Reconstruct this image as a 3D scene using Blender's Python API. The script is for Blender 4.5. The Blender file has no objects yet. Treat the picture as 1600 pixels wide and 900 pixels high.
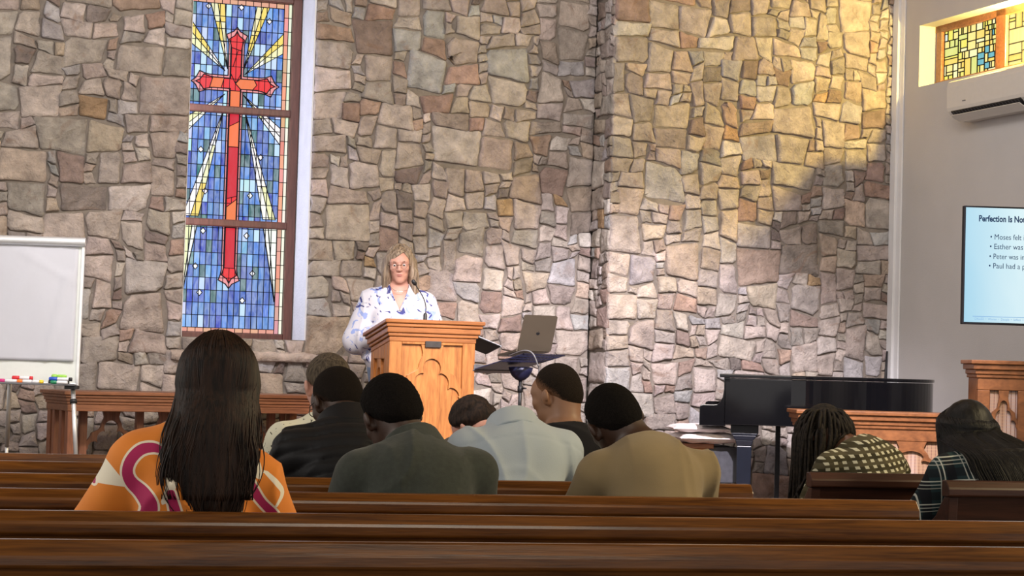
import bpy, bmesh, math, random
import numpy as np
from math import sin, cos, radians, pi
from mathutils import Vector, Matrix

S = bpy.context.scene
COL = S.collection
random.seed(7)

# ------------------------------------------------------------------ camera
FPX = 3100.0                      # focal length in pixels of a 1600 px wide frame
CAM = np.array([0.0, 0.0, 1.18])
PITCH, ROLL = math.atan(0.0387), 0.029
cF = np.array([0, cos(PITCH), sin(PITCH)])
cR0 = np.array([1.0, 0, 0]); cU0 = np.array([0, -sin(PITCH), cos(PITCH)])
cR = cos(ROLL) * cR0 + sin(ROLL) * cU0
cU = -sin(ROLL) * cR0 + cos(ROLL) * cU0
cam_data = bpy.data.cameras.new('camera')
cam_data.sensor_width = 36.0
cam_data.lens = 36.0 * FPX / 1600.0
cam_data.clip_end = 200
cam = bpy.data.objects.new('camera', cam_data)
M = Matrix(((cR[0], cU[0], -cF[0], CAM[0]), (cR[1], cU[1], -cF[1], CAM[1]), (cR[2], cU[2], -cF[2], CAM[2]), (0, 0, 0, 1)))
cam.matrix_world = M
COL.objects.link(cam)
S.camera = cam

def at(px, py, Y):
    """the place seen at a pixel of the photograph, at distance Y into the room"""
    d = cF + (px - 800) / FPX * cR - (py - 450) / FPX * cU
    return CAM + d * Y / d[1]

# ------------------------------------------------------------------ view, world, lights
S.view_settings.view_transform = 'Standard'
S.view_settings.look = 'None'
S.view_settings.gamma = 1.0
S.view_settings.use_curve_mapping = False
S.view_settings.exposure = 0.55
W = bpy.data.worlds.new('world'); S.world = W
W.use_nodes = True
W.node_tree.nodes['Background'].inputs[0].default_value = (1.0, 0.94, 0.88, 1)
W.node_tree.nodes['Background'].inputs[1].default_value = 0.66

def aim(o, target):
    d = Vector(target) - o.location
    o.rotation_euler = d.to_track_quat('-Z', 'Y').to_euler()

def spot(name, loc, target, power, col, deg, blend, size=0.15):
    l = bpy.data.lights.new(name, 'SPOT'); l.energy = power; l.color = col
    l.spot_size = radians(deg); l.spot_blend = blend; l.shadow_soft_size = size
    o = bpy.data.objects.new(name, l); o.location = loc; COL.objects.link(o); aim(o, target); return o

def area(name, loc, target, power, col, sx, sy):
    l = bpy.data.lights.new(name, 'AREA'); l.energy = power; l.color = col
    l.shape = 'RECTANGLE'; l.size = sx; l.size_y = sy
    o = bpy.data.objects.new(name, l); o.location = loc; COL.objects.link(o); aim(o, target); return o

# unseen fill lights added for the front wall and lectern, daylight of the side windows, the yellow window's daylight
spot('wall_fill_spot', (1.6, 7.2, 4.6), (0.9, 13.9, -0.35), 2400, (1.0, 0.925, 0.985), 40, 0.5, 0.12)  # added spot that makes the cool pool low on the front wall
spot('wall_fill_spot', (-1.2, 7.2, 4.6), (-2.0, 13.0, 0.5), 390, (1.0, 0.94, 0.97), 36, 0.7, 0.15)  # added spot that brightens the left of the front wall
spot('lectern_fill_spot', (-0.6, 8.6, 4.4), (-0.5, 12.3, 1.05), 60, (1.0, 0.93, 0.86), 26, 0.6, 0.10)  # added spot that brightens the lectern, stands for no known fixture
area('side_window_daylight', (-4.6, 5.0, 2.9), (0.0, 7.0, 0.9), 50, (1.0, 0.95, 0.88), 1.2, 2.2)
area('yellow_nave_window_daylight', (4.6, 6.6, 3.4), (0.2, 6.6, 0.8), 120, (1.0, 0.80, 0.46), 2.6, 0.6)
area('nave_ceiling_lamp', (1.0, 3.0, 4.4), (0.6, 7.0, 0.8), 40, (1.0, 0.90, 0.74), 2.0, 1.2)
area('front_wall_fill', (-0.5, 8.4, 4.55), (-0.4, 14.0, 2.0), 165, (1.0, 0.94, 0.90), 5.0, 0.5)  # added light that lifts the front wall without reaching the people's backs

# ------------------------------------------------------------------ materials
MATS = {}
def _new(name):
    m = bpy.data.materials.new(name); m.use_nodes = True
    nt = m.node_tree; b = nt.nodes['Principled BSDF']
    MATS[name] = m
    return m, nt, b

def node(nt, t, **kw):
    n = nt.nodes.new(t)
    for k, v in kw.items():
        if k in n.inputs: n.inputs[k].default_value = v
        else: setattr(n, k, v)
    return n

def plain(name, col, rough=0.6, metal=0.0, spec=None, var=0.12, scale=30, bump=0.0, bscale=200, stretch=(1, 1, 1), sheen=0, coat=0, emit=None, estr=0):
    m, nt, b = _new(name)
    b.inputs['Roughness'].default_value = rough; b.inputs['Metallic'].default_value = metal
    if spec is not None: b.inputs['Specular IOR Level'].default_value = spec
    if sheen: b.inputs['Sheen Weight'].default_value = sheen
    if coat: b.inputs['Coat Weight'].default_value = coat; b.inputs['Coat Roughness'].default_value = 0.08
    tc = node(nt, 'ShaderNodeTexCoord'); mp = node(nt, 'ShaderNodeMapping', Scale=stretch)
    nt.links.new(tc.outputs['Object'], mp.inputs['Vector'])
    nz = node(nt, 'ShaderNodeTexNoise', Scale=scale, Detail=5.0)
    nt.links.new(mp.outputs[0], nz.inputs['Vector'])
    rp = node(nt, 'ShaderNodeValToRGB')
    c = np.array(col[:3])
    rp.color_ramp.elements[0].position = .3; rp.color_ramp.elements[1].position = .7
    rp.color_ramp.elements[0].color = tuple(np.clip(c * (1 - var), 0, 1)) + (1,)
    rp.color_ramp.elements[1].color = tuple(np.clip(c * (1 + var), 0, 1)) + (1,)
    nt.links.new(nz.outputs['Fac'], rp.inputs[0]); nt.links.new(rp.outputs[0], b.inputs['Base Color'])
    if bump:
        n2 = node(nt, 'ShaderNodeTexNoise', Scale=bscale, Detail=3.0)
        nt.links.new(mp.outputs[0], n2.inputs['Vector'])
        bp = node(nt, 'ShaderNodeBump', Strength=bump, Distance=0.01)
        nt.links.new(n2.outputs['Fac'], bp.inputs['Height']); nt.links.new(bp.outputs[0], b.inputs['Normal'])
    if emit is not None:
        b.inputs['Emission Color'].default_value = tuple(emit) + (1,); b.inputs['Emission Strength'].default_value = estr
    return m

def wood(name, dark, light, rough=0.4, stretch=(1.5, 14, 14), scale=3.0, coat=0.0, spec=0.5):
    m, nt, b = _new(name)
    b.inputs['Roughness'].default_value = rough; b.inputs['Specular IOR Level'].default_value = spec
    if coat: b.inputs['Coat Weight'].default_value = coat; b.inputs['Coat Roughness'].default_value = 0.22
    tc = node(nt, 'ShaderNodeTexCoord'); mp = node(nt, 'ShaderNodeMapping', Scale=stretch)
    nt.links.new(tc.outputs['Object'], mp.inputs['Vector'])
    n1 = node(nt, 'ShaderNodeTexNoise', Scale=scale, Detail=8.0, Distortion=1.2)
    n2 = node(nt, 'ShaderNodeTexNoise', Scale=scale * 6, Detail=4.0, Distortion=0.3)
    nt.links.new(mp.outputs[0], n1.inputs['Vector']); nt.links.new(mp.outputs[0], n2.inputs['Vector'])
    mx = node(nt, 'ShaderNodeMath', operation='MULTIPLY_ADD'); mx.inputs[1].default_value = 0.35
    nt.links.new(n2.outputs['Fac'], mx.inputs[0])
    m2 = node(nt, 'ShaderNodeMath', operation='MULTIPLY'); m2.inputs[1].default_value = 0.75
    nt.links.new(n1.outputs['Fac'], m2.inputs[0]); nt.links.new(m2.outputs[0], mx.inputs[2])
    rp = node(nt, 'ShaderNodeValToRGB')
    rp.color_ramp.elements[0].position = .38; rp.color_ramp.elements[1].position = .68
    rp.color_ramp.elements[0].color = tuple(dark) + (1,); rp.color_ramp.elements[1].color = tuple(light) + (1,)
    nt.links.new(mx.outputs[0], rp.inputs[0]); nt.links.new(rp.outputs[0], b.inputs['Base Color'])
    bp = node(nt, 'ShaderNodeBump', Strength=0.08, Distance=0.004)
    nt.links.new(n2.outputs['Fac'], bp.inputs['Height']); nt.links.new(bp.outputs[0], b.inputs['Normal'])
    return m

# stone of the rubble walls: each stone carries its own colour
def make_stone():
    m, nt, b = _new('stone')
    b.inputs['Roughness'].default_value = 0.85; b.inputs['Specular IOR Level'].default_value = 0.25
    at_ = node(nt, 'ShaderNodeAttribute', attribute_name='stone_col')
    tc = node(nt, 'ShaderNodeTexCoord')
    n1 = node(nt, 'ShaderNodeTexNoise', Scale=9.0, Detail=8.0, Roughness=0.65)
    n2 = node(nt, 'ShaderNodeTexNoise', Scale=55.0, Detail=6.0, Roughness=0.7)
    n3 = node(nt, 'ShaderNodeTexNoise', Scale=4.0, Detail=4.0, Distortion=2.5)
    for n in (n1, n2, n3): nt.links.new(tc.outputs['Object'], n.inputs['Vector'])
    r1 = node(nt, 'ShaderNodeMapRange'); r1.inputs['From Min'].default_value = .3; r1.inputs['From Max'].default_value = .7
    r1.inputs['To Min'].default_value = .60; r1.inputs['To Max'].default_value = 1.34
    nt.links.new(n1.outputs['Fac'], r1.inputs['Value'])
    mul = node(nt, 'ShaderNodeVectorMath', operation='SCALE')
    nt.links.new(at_.outputs['Color'], mul.inputs[0]); nt.links.new(r1.outputs[0], mul.inputs['Scale'])
    # rusty veins and dark iron stains
    r3 = node(nt, 'ShaderNodeValToRGB')
    r3.color_ramp.elements[0].position = .60; r3.color_ramp.elements[0].color = (0, 0, 0, 1)
    r3.color_ramp.elements[1].position = .74; r3.color_ramp.elements[1].color = (.55, .55, .55, 1)
    nt.links.new(n3.outputs['Fac'], r3.inputs[0])
    mix = node(nt, 'ShaderNodeMix', data_type='RGBA')
    nt.links.new(r3.outputs[0], mix.inputs['Factor']); nt.links.new(mul.outputs[0], mix.inputs['A'])
    mix.inputs['B'].default_value = (.25, .155, .11, 1)
    nt.links.new(mix.outputs['Result'], b.inputs['Base Color'])
    ad = node(nt, 'ShaderNodeMath', operation='MULTIPLY_ADD'); ad.inputs[1].default_value = .45
    nt.links.new(n2.outputs['Fac'], ad.inputs[0]); nt.links.new(n1.outputs['Fac'], ad.inputs[2])
    bp = node(nt, 'ShaderNodeBump', Strength=1.0, Distance=0.035)
    nt.links.new(ad.outputs[0], bp.inputs['Height']); nt.links.new(bp.outputs[0], b.inputs['Normal'])
    return m
make_stone()

def glass_mat(name, strength):
    """leaded glass lit from outside: the panes' own colours, streaky, glowing with daylight"""
    m, nt, b = _new(name)
    at_ = node(nt, 'ShaderNodeAttribute', attribute_name='pane_col')
    tc = node(nt, 'ShaderNodeTexCoord'); mp = node(nt, 'ShaderNodeMapping', Scale=(30, 30, 9))
    nt.links.new(tc.outputs['Object'], mp.inputs['Vector'])
    nz = node(nt, 'ShaderNodeTexNoise', Scale=1.0, Detail=4.0, Distortion=1.0)
    nt.links.new(mp.outputs[0], nz.inputs['Vector'])
    mr = node(nt, 'ShaderNodeMapRange'); mr.inputs['From Min'].default_value = .3; mr.inputs['From Max'].default_value = .75
    mr.inputs['To Min'].default_value = 0.0; mr.inputs['To Max'].default_value = 0.40
    nt.links.new(nz.outputs['Fac'], mr.inputs['Value'])
    mix = node(nt, 'ShaderNodeMix', data_type='RGBA'); mix.inputs['B'].default_value = (.75, .88, 1, 1)
    sub = node(nt, 'ShaderNodeMath', operation='MULTIPLY')
    nt.links.new(mr.outputs[0], sub.inputs[0]); nt.links.new(at_.outputs['Alpha'], sub.inputs[1])
    nt.links.new(sub.outputs[0], mix.inputs['Factor']); nt.links.new(at_.outputs['Color'], mix.inputs['A'])
    nt.links.new(mix.outputs['Result'], b.inputs['Emission Color'])
    b.inputs['Emission Strength'].default_value = strength
    b.inputs['Base Color'].default_value = (.02, .02, .02, 1); b.inputs['Roughness'].default_value = .6; b.inputs['Specular IOR Level'].default_value = .1
    return m
glass_mat('blue_window_glass', 0.72)
glass_mat('yellow_window_glass', 0.9)

plain('mortar', (.21, .18, .155), .95, var=.25, scale=12, bump=.6, bscale=60)
plain('plaster', (.47, .455, .45), .8, var=.03, scale=3, bump=.12, bscale=120)
plain('white_paint', (.68, .68, .70), .5, var=.03, scale=6)
plain('reveal_plaster', (.72, .72, .75), .8, var=.05, scale=8, bump=.5, bscale=60)
plain('lead', (.008, .008, .010), .8, var=.1, spec=.1)
wood('window_wood', (.07, .022, .014), (.13, .045, .03), .45, (12, 12, 1.2))
wood('ceiling_wood', (.16, .085, .04), (.26, .15, .08), .6, (8, 1, 8))
wood('floor_wood', (.06, .035, .02), (.11, .06, .035), .5, (1, 8, 8))
plain('carpet', (.10, .08, .07), .95, var=.3, scale=300, bump=.5, bscale=500)
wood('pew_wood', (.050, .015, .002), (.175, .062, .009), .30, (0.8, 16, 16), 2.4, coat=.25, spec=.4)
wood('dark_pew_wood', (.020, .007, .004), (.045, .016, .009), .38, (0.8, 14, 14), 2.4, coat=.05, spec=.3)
wood('oak', (.24, .080, .018), (.45, .175, .045), .38, (12, 12, 1.5), 2.2, coat=.25)
wood('oak_across', (.20, .065, .016), (.36, .13, .036), .36, (1.2, 14, 14), 2.2, coat=.3)
wood('red_oak', (.15, .052, .021), (.29, .110, .049), .42, (1.2, 14, 14), 2.4, coat=.15)
wood('screen_wood', (.12, .042, .014), (.235, .088, .030), .45, (3, 14, 5), 2.4, coat=.08, spec=.35)
wood('red_oak_up', (.17, .06, .03), (.33, .13, .07), .45, (14, 14, 1.2), 2.4)
plain('piano_black', (.004, .004, .005), .08, var=.1, coat=.15, spec=.3)
plain('piano_navy', (.008, .010, .018), .25, var=.1)
plain('ivory', (.8, .78, .72), .3, var=.02)
plain('brass', (.55, .36, .12), .3, metal=1.0, var=.05)
plain('chrome', (.72, .72, .74), .25, metal=1.0, var=.03)
plain('aluminium', (.78, .79, .80), .4, metal=.6, var=.03)
plain('white_enamel', (.66, .69, .66), .25, var=.02)
plain('paper', (.50, .51, .56), .7, var=.02, scale=5, bump=.3, bscale=6)
plain('black_plastic', (.010, .010, .012), .55, var=.1)
plain('screen_bezel', (.005, .005, .007), .6, var=.1, spec=.15)
plain('grey_plastic', (.14, .14, .15), .5, var=.1)
plain('blue_black_metal', (.014, .016, .05), .42, metal=.2, var=.15)
plain('laptop_grey', (.20, .165, .125), .42, metal=.75, var=.02, scale=10)
plain('aircon_white', (.56, .53, .49), .4, var=.02)
plain('nameplate', (.055, .05, .05), .4, metal=.5, var=.2)
plain('cushion_cloth', (.62, .56, .56), .9, var=.1, scale=20, bump=.3, bscale=60)
plain('charcoal_cloth', (.05, .05, .06), .9, var=.2)
plain('white_text_edge', (.8, .8, .82), .6)
for nm, c in dict(red=(.6, .02, .03), magenta=(.55, .02, .18), orange=(.9, .2, .03), yellow=(.9, .6, .04), lime=(.3, .6, .08), blue=(.02, .08, .5), green=(.02, .22, .1), black=(.02, .02, .025)).items():
    plain('ink_' + nm, c, .4, var=.03)
plain('marker_white', (.75, .75, .78), .4, var=.03)

# ------------------------------------------------------------------ mesh helpers
class MB:
    def __init__(s): s.v = []; s.f = []; s.c = []; s.ck = None
    def add(s, vs, fs, col=None):
        o = len(s.v); s.v += [tuple(map(float, p)) for p in vs]; s.f += [tuple(i + o for i in f) for f in fs]
        s.c += [col] * len(vs)
    def box(s, lo, hi, shear=None, col=None):
        x0, y0, z0 = lo; x1, y1, z1 = hi
        vs = [(x0, y0, z0), (x1, y0, z0), (x1, y1, z0), (x0, y1, z0), (x0, y0, z1), (x1, y0, z1), (x1, y1, z1), (x0, y1, z1)]
        if shear: vs = [shear(*p) for p in vs]
        s.add(vs, [(0, 3, 2, 1), (4, 5, 6, 7), (0, 1, 5, 4), (1, 2, 6, 5), (2, 3, 7, 6), (3, 0, 4, 7)], col); return s
    def cbox(s, c, d, M=None, col=None):
        h = np.array(d) / 2
        vs = [np.array((sx, sy, sz)) * h for sz in (-1, 1) for sx, sy in ((-1, -1), (1, -1), (1, 1), (-1, 1))]
        if M is not None: vs = [M @ p for p in vs]
        s.add([np.array(c) + p for p in vs], [(0, 3, 2, 1), (4, 5, 6, 7), (0, 1, 5, 4), (1, 2, 6, 5), (2, 3, 7, 6), (3, 0, 4, 7)], col); return s
    def prism(s, poly, fn, d0, d1, col=None):
        """poly: 2-D outline; fn(a, b, d) -> 3-D point; extruded from d0 to d1"""
        n = len(poly)
        s.add([fn(a, b, d0) for a, b in poly] + [fn(a, b, d1) for a, b in poly],
              [tuple(range(n - 1, -1, -1)), tuple(range(n, 2 * n))] + [(i, (i + 1) % n, n + (i + 1) % n, n + i) for i in range(n)], col); return s
    def tube(s, pts, r, n=8, flat=None, col=None):
        pts = [np.array(p, float) for p in pts]
        rs = r if hasattr(r, '__len__') else [r] * len(pts)
        vs = []; up = None
        for i, p in enumerate(pts):
            t = pts[min(i + 1, len(pts) - 1)] - pts[max(i - 1, 0)]; t = t / (np.linalg.norm(t) + 1e-9)
            if up is None:
                up = np.array((0, 0, 1.)) if abs(t[2]) < .9 else np.array((1., 0, 0))
            a = np.cross(t, up); a /= np.linalg.norm(a) + 1e-9; b = np.cross(a, t); up = b
            for k in range(n):
                q = 2 * pi * k / n
                vs.append(p + rs[i] * (cos(q) * a + sin(q) * b))
        m = len(pts); fs = [tuple(range(n - 1, -1, -1)), tuple((m - 1) * n + k for k in range(n))]
        for i in range(m - 1):
            for k in range(n):
                fs.append((i * n + k, i * n + (k + 1) % n, (i + 1) * n + (k + 1) % n, (i + 1) * n + k))
        s.add(vs, fs, col); return s
    def lathe(s, prof, c=(0, 0, 0), n=20, M=None):
        """prof: (r, z) pairs, bottom to top"""
        vs = []
        for r, z in prof:
            for k in range(n):
                p = np.array((r * cos(2 * pi * k / n), r * sin(2 * pi * k / n), z))
                if M is not None: p = M @ p
                vs.append(np.array(c) + p)
        m = len(prof); fs = [tuple(range(n - 1, -1, -1)), tuple((m - 1) * n + k for k in range(n))]
        for i in range(m - 1):
            for k in range(n):
                fs.append((i * n + k, i * n + (k + 1) % n, (i + 1) * n + (k + 1) % n, (i + 1) * n + k))
        s.add(vs, fs); return s
    def build(s, name, mat, parent=None, bevel=0, smooth=False, seg=2, attr=None, recalc=True):
        me = bpy.data.meshes.new(name); me.from_pydata(s.v, [], s.f)
        if recalc:
            bm = bmesh.new(); bm.from_mesh(me); bmesh.ops.recalc_face_normals(bm, faces=bm.faces); bm.to_mesh(me); bm.free()
        me.update()
        if attr:
            a = me.attributes.new(attr, 'FLOAT_COLOR', 'POINT')
            a.data.foreach_set('color', np.array([c for c in s.c], np.float32).ravel())
        me.materials.append(MATS[mat])
        if smooth: me.polygons.foreach_set('use_smooth', [True] * len(me.polygons))
        o = bpy.data.objects.new(name, me); COL.objects.link(o)
        if parent is not None: o.parent = parent
        if bevel:
            b = o.modifiers.new('bevel', 'BEVEL'); b.width = bevel; b.segments = seg; b.limit_method = 'ANGLE'; b.angle_limit = radians(35)
            b.harden_normals = False
        return o

def tag(o, label, cat, group=None):
    o['label'] = label; o['category'] = cat
    if group: o['group'] = group
    return o
def thing(name, label, cat, loc=(0, 0, 0), rz=0.0, group=None):
    o = bpy.data.objects.new(name, None); o.empty_display_size = .1; COL.objects.link(o)
    o.location = [float(x) for x in loc]; o.rotation_euler = (0, 0, rz)
    return tag(o, label, cat, group)
def structure(o):
    o['kind'] = 'structure'; return o
def arc(cx, cy, r, a0, a1, n=8):
    return [(cx + r * cos(radians(a0 + (a1 - a0) * i / n)), cy + r * sin(radians(a0 + (a1 - a0) * i / n))) for i in range(n + 1)]
def catmull(P, n=6):
    P = [np.array(p, float) for p in P]; Q = [2 * P[0] - P[1]] + P + [2 * P[-1] - P[-2]]; out = []
    for i in range(1, len(Q) - 2):
        for k in range(n):
            t = k / n
            out.append(.5 * (2 * Q[i] + (Q[i + 1] - Q[i - 1]) * t + (2 * Q[i - 1] - 5 * Q[i] + 4 * Q[i + 1] - Q[i + 2]) * t * t + (3 * Q[i] - Q[i - 1] - 3 * Q[i + 1] + Q[i + 2]) * t ** 3))
    out.append(P[-1]); return out

# ------------------------------------------------------------------ the room
PLAT = 0.22                                   # height of the chancel platform
RA = radians(20)                              # the front wall's turn against the view
U3 = np.array([cos(RA), sin(RA), 0]); N3 = np.array([sin(RA), -cos(RA), 0])
O3 = np.array([0.5866, 14.2, 0.0])
def wallpt(u, n, z): return O3 + U3 * u + N3 * n + np.array([0, 0, z])

PALETTE = [((.46, .395, .36), 28), ((.50, .425, .395), 24), ((.41, .36, .335), 16), ((.47, .385, .32), 9), ((.55, .49, .465), 9),
           ((.44, .42, .43), 8), ((.33, .25, .22), 4), ((.42, .30, .25), 4), ((.47, .32, .20), 1.2), ((.27, .225, .21), 2)]
def stone_wall(name, W_, H_, frame, seed, holes=(), cell=.037, z0=0.0, zwarp=True):
    """squared rubble: every stone a rough block bedded in recessed mortar. frame(u, z, d) -> place"""
    rnd = random.Random(seed); nx = int(round(W_ / cell)); nz = int(round(H_ / cell))
    cx, cz = W_ / nx, H_ / nz
    occ = np.zeros((nx, nz), bool)
    hs = []
    for (u0, u1, a, b) in holes:
        i0, i1, j0, j1 = int(round(u0 / cx)), int(round(u1 / cx)), int(round(a / cz)), int(round(b / cz))
        occ[i0:i1, j0:j1] = True; hs.append((u0, u1, a, b, i0, i1, j0, j1))
    rects = []
    for j in range(nz):
        i = 0
        while i < nx:
            if occ[i, j]: i += 1; continue
            run = 0
            while i + run < nx and not occ[i + run, j] and run < 12: run += 1
            q = rnd.random()
            if q < .17: w, h = rnd.randint(7, 10), rnd.randint(5, 7)
            elif q < .62: w, h = rnd.randint(4, 7), rnd.randint(3, 5)
            elif q < .64: w, h = rnd.randint(3, 4), rnd.randint(5, 6)
            else: w, h = rnd.randint(2, 4), rnd.randint(2, 3)
            w = min(w, run)
            if run - w == 1: w = run if run <= 9 else w - 1
            if q < .62 or q > .64: h = max(2, min(h, int(w * .95 + .5)))
            if w <= 1: h = 1
            h = min(h, nz - j)
            for hh in range(1, h):
                if occ[i:i + w, j + hh].any(): h = hh; break
            if nz - (j + h) == 1: h += 1 if not occ[i:i + w, j + h].any() else 0
            occ[i:i + w, j:j + h] = True; rects.append((i, j, w, h)); i += w
    ph = [rnd.uniform(0, 6.28) for _ in range(8)]
    def warp(u, z):
        du = .016 * sin(u * 9 + z * 7 + ph[0]) + .012 * sin(u * 17 - z * 21 + ph[1]) + .007 * sin(z * 38 + ph[4])
        dz = .020 * sin(u * 7.3 - z * 6 + ph[2]) + .013 * sin(u * 15 + z * 17 + ph[3]) + .008 * sin(u * 33 + ph[5])
        e = min(u, W_ - u, z, H_ - z)
        for (u0, u1, a, b, *_r) in hs:
            dx = max(u0 - u, u - u1, 0); dy = max(a - z, z - b, 0); e = min(e, math.hypot(dx, dy))
        k = min(1, max(0, e / .12))
        return u + du * k, z + dz * k
    def snap(i, j):
        u, z = i * cx, j * cz
        for (u0, u1, a, b, i0, i1, j0, j1) in hs:
            if j0 <= j <= j1:
                if i == i0: u = u0
                if i == i1: u = u1
            if i0 <= i <= i1:
                if j == j0: z = a
                if j == j1: z = b
        return u, z
    def hsh(a, b, s): return random.Random((a * 7919 + b * 104729 + s * 31 + seed)).uniform(-1, 1)
    mb = MB(); pal = [c for c, _ in PALETTE]; wts = [w for _, w in PALETTE]
    for (i, j, w, h) in rects:
        cs = []
        for (a, b) in ((i, j), (i + w, j), (i + w, j + h), (i, j + h)):
            u, z = warp(*snap(a, b))
            on_edge = a in (0, nx) or b in (0, nz) or any((a in (q[4], q[5]) and q[6] <= b <= q[7]) or (b in (q[6], q[7]) and q[4] <= a <= q[5]) for q in hs)
            k = 0 if on_edge else 1
            cs.append(np.array((u + k * .012 * hsh(a, b, 1), z + k * .011 * hsh(a, b, 2))))
        cen = sum(cs) / 4
        out = []
        for q in range(4):
            p, pn, pp = cs[q], cs[(q + 1) % 4], cs[q - 1]
            e1 = np.linalg.norm(pn - p); e0 = np.linalg.norm(pp - p)
            big = rnd.random() < .10
            r = min(e0, e1) * (rnd.uniform(.18, .32) if big else rnd.uniform(.05, .13))
            r = min(r, .06 if big else .020)
            A = p + (pp - p) / e0 * r * rnd.uniform(.7, 1.2); B = p + (pn - p) / e1 * r * rnd.uniform(.7, 1.2)
            out.append(A)
            if not big: out.append((A + B + p * 1.2) / 3.2)
            out.append(B)
            nd = max(1, int(e1 / .07))
            for t in range(1, nd + 1):
                f = t / (nd + 1.0)
                m_ = B + (pn - B) * f * .88
                nrm = np.array((-(pn - p)[1], (pn - p)[0])) / e1
                out.append(m_ + nrm * rnd.uniform(-.002, .007))
        joint = .0035
        P = []
        for p in out:
            dv = cen - p; L = np.linalg.norm(dv) + 1e-6
            P.append(p + dv / L * min(joint * rnd.uniform(.8, 1.6), L * .3))
        n = len(P); base = pal[rnd.choices(range(len(pal)), wts)[0]]
        g = rnd.uniform(.80, 1.18); col = tuple(min(1, c * g * rnd.uniform(.97, 1.03)) for c in base) + (1,)
        ta, tb = rnd.uniform(-.07, .07), rnd.uniform(-.09, .09); lift = rnd.uniform(.018, .034)
        ridge = rnd.uniform(0, 6.28); rk = rnd.uniform(14, 28)
        vs = []; rings = ((1.0, 0.0, 0), (.992, .6, .2), (.955, .93, .6), (.76, 1.0, 1), (.45, 1.03, 1), (.2, 1.05, 1))
        for (sc, hgt, na) in rings:
            for p in P:
                q = cen + (p - cen) * sc
                dd = lift * hgt + (ta * (q[0] - cen[0]) + tb * (q[1] - cen[1])) * (1 if hgt > .5 else 0)
                dd += na * (.0045 * sin(rk * (q[0] * cos(ridge) + q[1] * sin(ridge)) * 2) + .0035 * rnd.uniform(-1, 1))
                vs.append(frame(q[0], q[1] + z0, max(dd, 0.0 if hgt == 0 else .004)))
        vs.append(frame(cen[0], cen[1] + z0, lift * 1.06))
        fs = []
        for k in range(len(rings) - 1):
            for t in range(n):
                fs.append((k * n + t, k * n + (t + 1) % n, (k + 1) * n + (t + 1) % n, (k + 1) * n + t))
        k = len(rings) - 1
        for t in range(n): fs.append((k * n + t, k * n + (t + 1) % n, len(vs) - 1))
        mb.add(vs, fs, col)
    o = mb.build(name, 'stone', None, smooth=True, attr='stone_col')
    return structure(o)

ZT = 4.7
GU0, GU1, GZ0, GZ1 = -2.95, -2.105, 1.305, 3.74      # opening of the cross window in the front wall
UL, UB = -6.2, -0.03                                  # left end of the front wall, step of the bay
UE = 2.2455                                           # corner with the plastered right wall (at n = .32)
BAY = 0.32
JD = 0.022                                            # stones stand this far proud of the mortar face
stone_wall('wall_front', UB - UL, ZT - PLAT, lambda u, z, d: wallpt(UL + u, d - JD, z), 11, holes=[(GU0 - UL, GU1 - UL, GZ0 - PLAT, GZ1 - PLAT)], z0=PLAT)
stone_wall('wall_front_bay', UE - UB, ZT - PLAT, lambda u, z, d: wallpt(UB + u, BAY + d - JD, z), 23, z0=PLAT)
stone_wall('wall_front_return', BAY, ZT - PLAT, lambda u, z, d: wallpt(UB - d + JD, u, z), 31, z0=PLAT)
# mortar bed and the body of the walls behind the stones
mb = MB()
def wbox(u0, u1, n0, n1, z0, z1):
    vs = [wallpt(u, n, z) for z in (z0, z1) for u, n in ((u0, n0), (u1, n0), (u1, n1), (u0, n1))]
    mb.add(vs, [(0, 3, 2, 1), (4, 5, 6, 7), (0, 1, 5, 4), (1, 2, 6, 5), (2, 3, 7, 6), (3, 0, 4, 7)])
B0 = -JD + .004
wbox(UL, GU0, -.36, B0, 0, ZT); wbox(GU1, UB, -.36, B0, 0, ZT)
wbox(GU0, GU1, -.36, B0, 0, GZ0); wbox(GU0, GU1, -.36, B0, GZ1, ZT)
wbox(UB + JD - .004, UE, -.36, BAY + B0, 0, ZT)
structure(mb.build('wall_front_mortar', 'mortar'))
mb = MB()                                             # smooth plastered linings of the opening
wbox(GU1 - .006, GU1 + .004, -.44, -.012, GZ0, GZ1); wbox(GU0 - .004, GU0 + .006, -.36, -.03, GZ0, GZ1); wbox(GU0, GU1, -.40, -.03, GZ1 - .006, GZ1 + .004)
structure(mb.build('trim_2', 'reveal_plaster'))

# right wall: plaster, with an opening for the yellow window
CW = wallpt(UE, BAY, 0)
def rwall(s, o, z): return CW + N3 * s + U3 * o + np.array([0, 0, z])
R0, R1, RZ0, RZ1 = .32, 2.05, 3.285, 3.735
def rbox(m, s0, s1, o0, o1, z0, z1, col=None):
    vs = [rwall(s, o, z) for z in (z0, z1) for s, o in ((s0, o0), (s1, o0), (s1, o1), (s0, o1))]
    m.add(vs, [(0, 3, 2, 1), (4, 5, 6, 7), (0, 1, 5, 4), (1, 2, 6, 5), (2, 3, 7, 6), (3, 0, 4, 7)], col)
mb = MB()
rbox(mb, -.6, R0, 0, .3, 0, ZT); rbox(mb, R1, 7.5, 0, .3, 0, ZT); rbox(mb, R0, R1, 0, .3, 0, RZ0); rbox(mb, R0, R1, 0, .3, RZ1, ZT)
structure(mb.build('wall_right', 'plaster'))
mb = MB(); rbox(mb, .0, .075, -.035, .0, PLAT, ZT); rbox(mb, .075, .13, -.014, 0, PLAT, ZT)
structure(mb.build('trim_1', 'white_paint', bevel=.004))
mb = MB(); mb.box((-9, -3, ZT), (9, 17, ZT + .15)); structure(mb.build('ceiling', 'ceiling_wood'))
mb = MB(); mb.box((-9, -3, -.1), (9, 17, 0)); structure(mb.build('floor', 'carpet'))
mb = MB()
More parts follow.
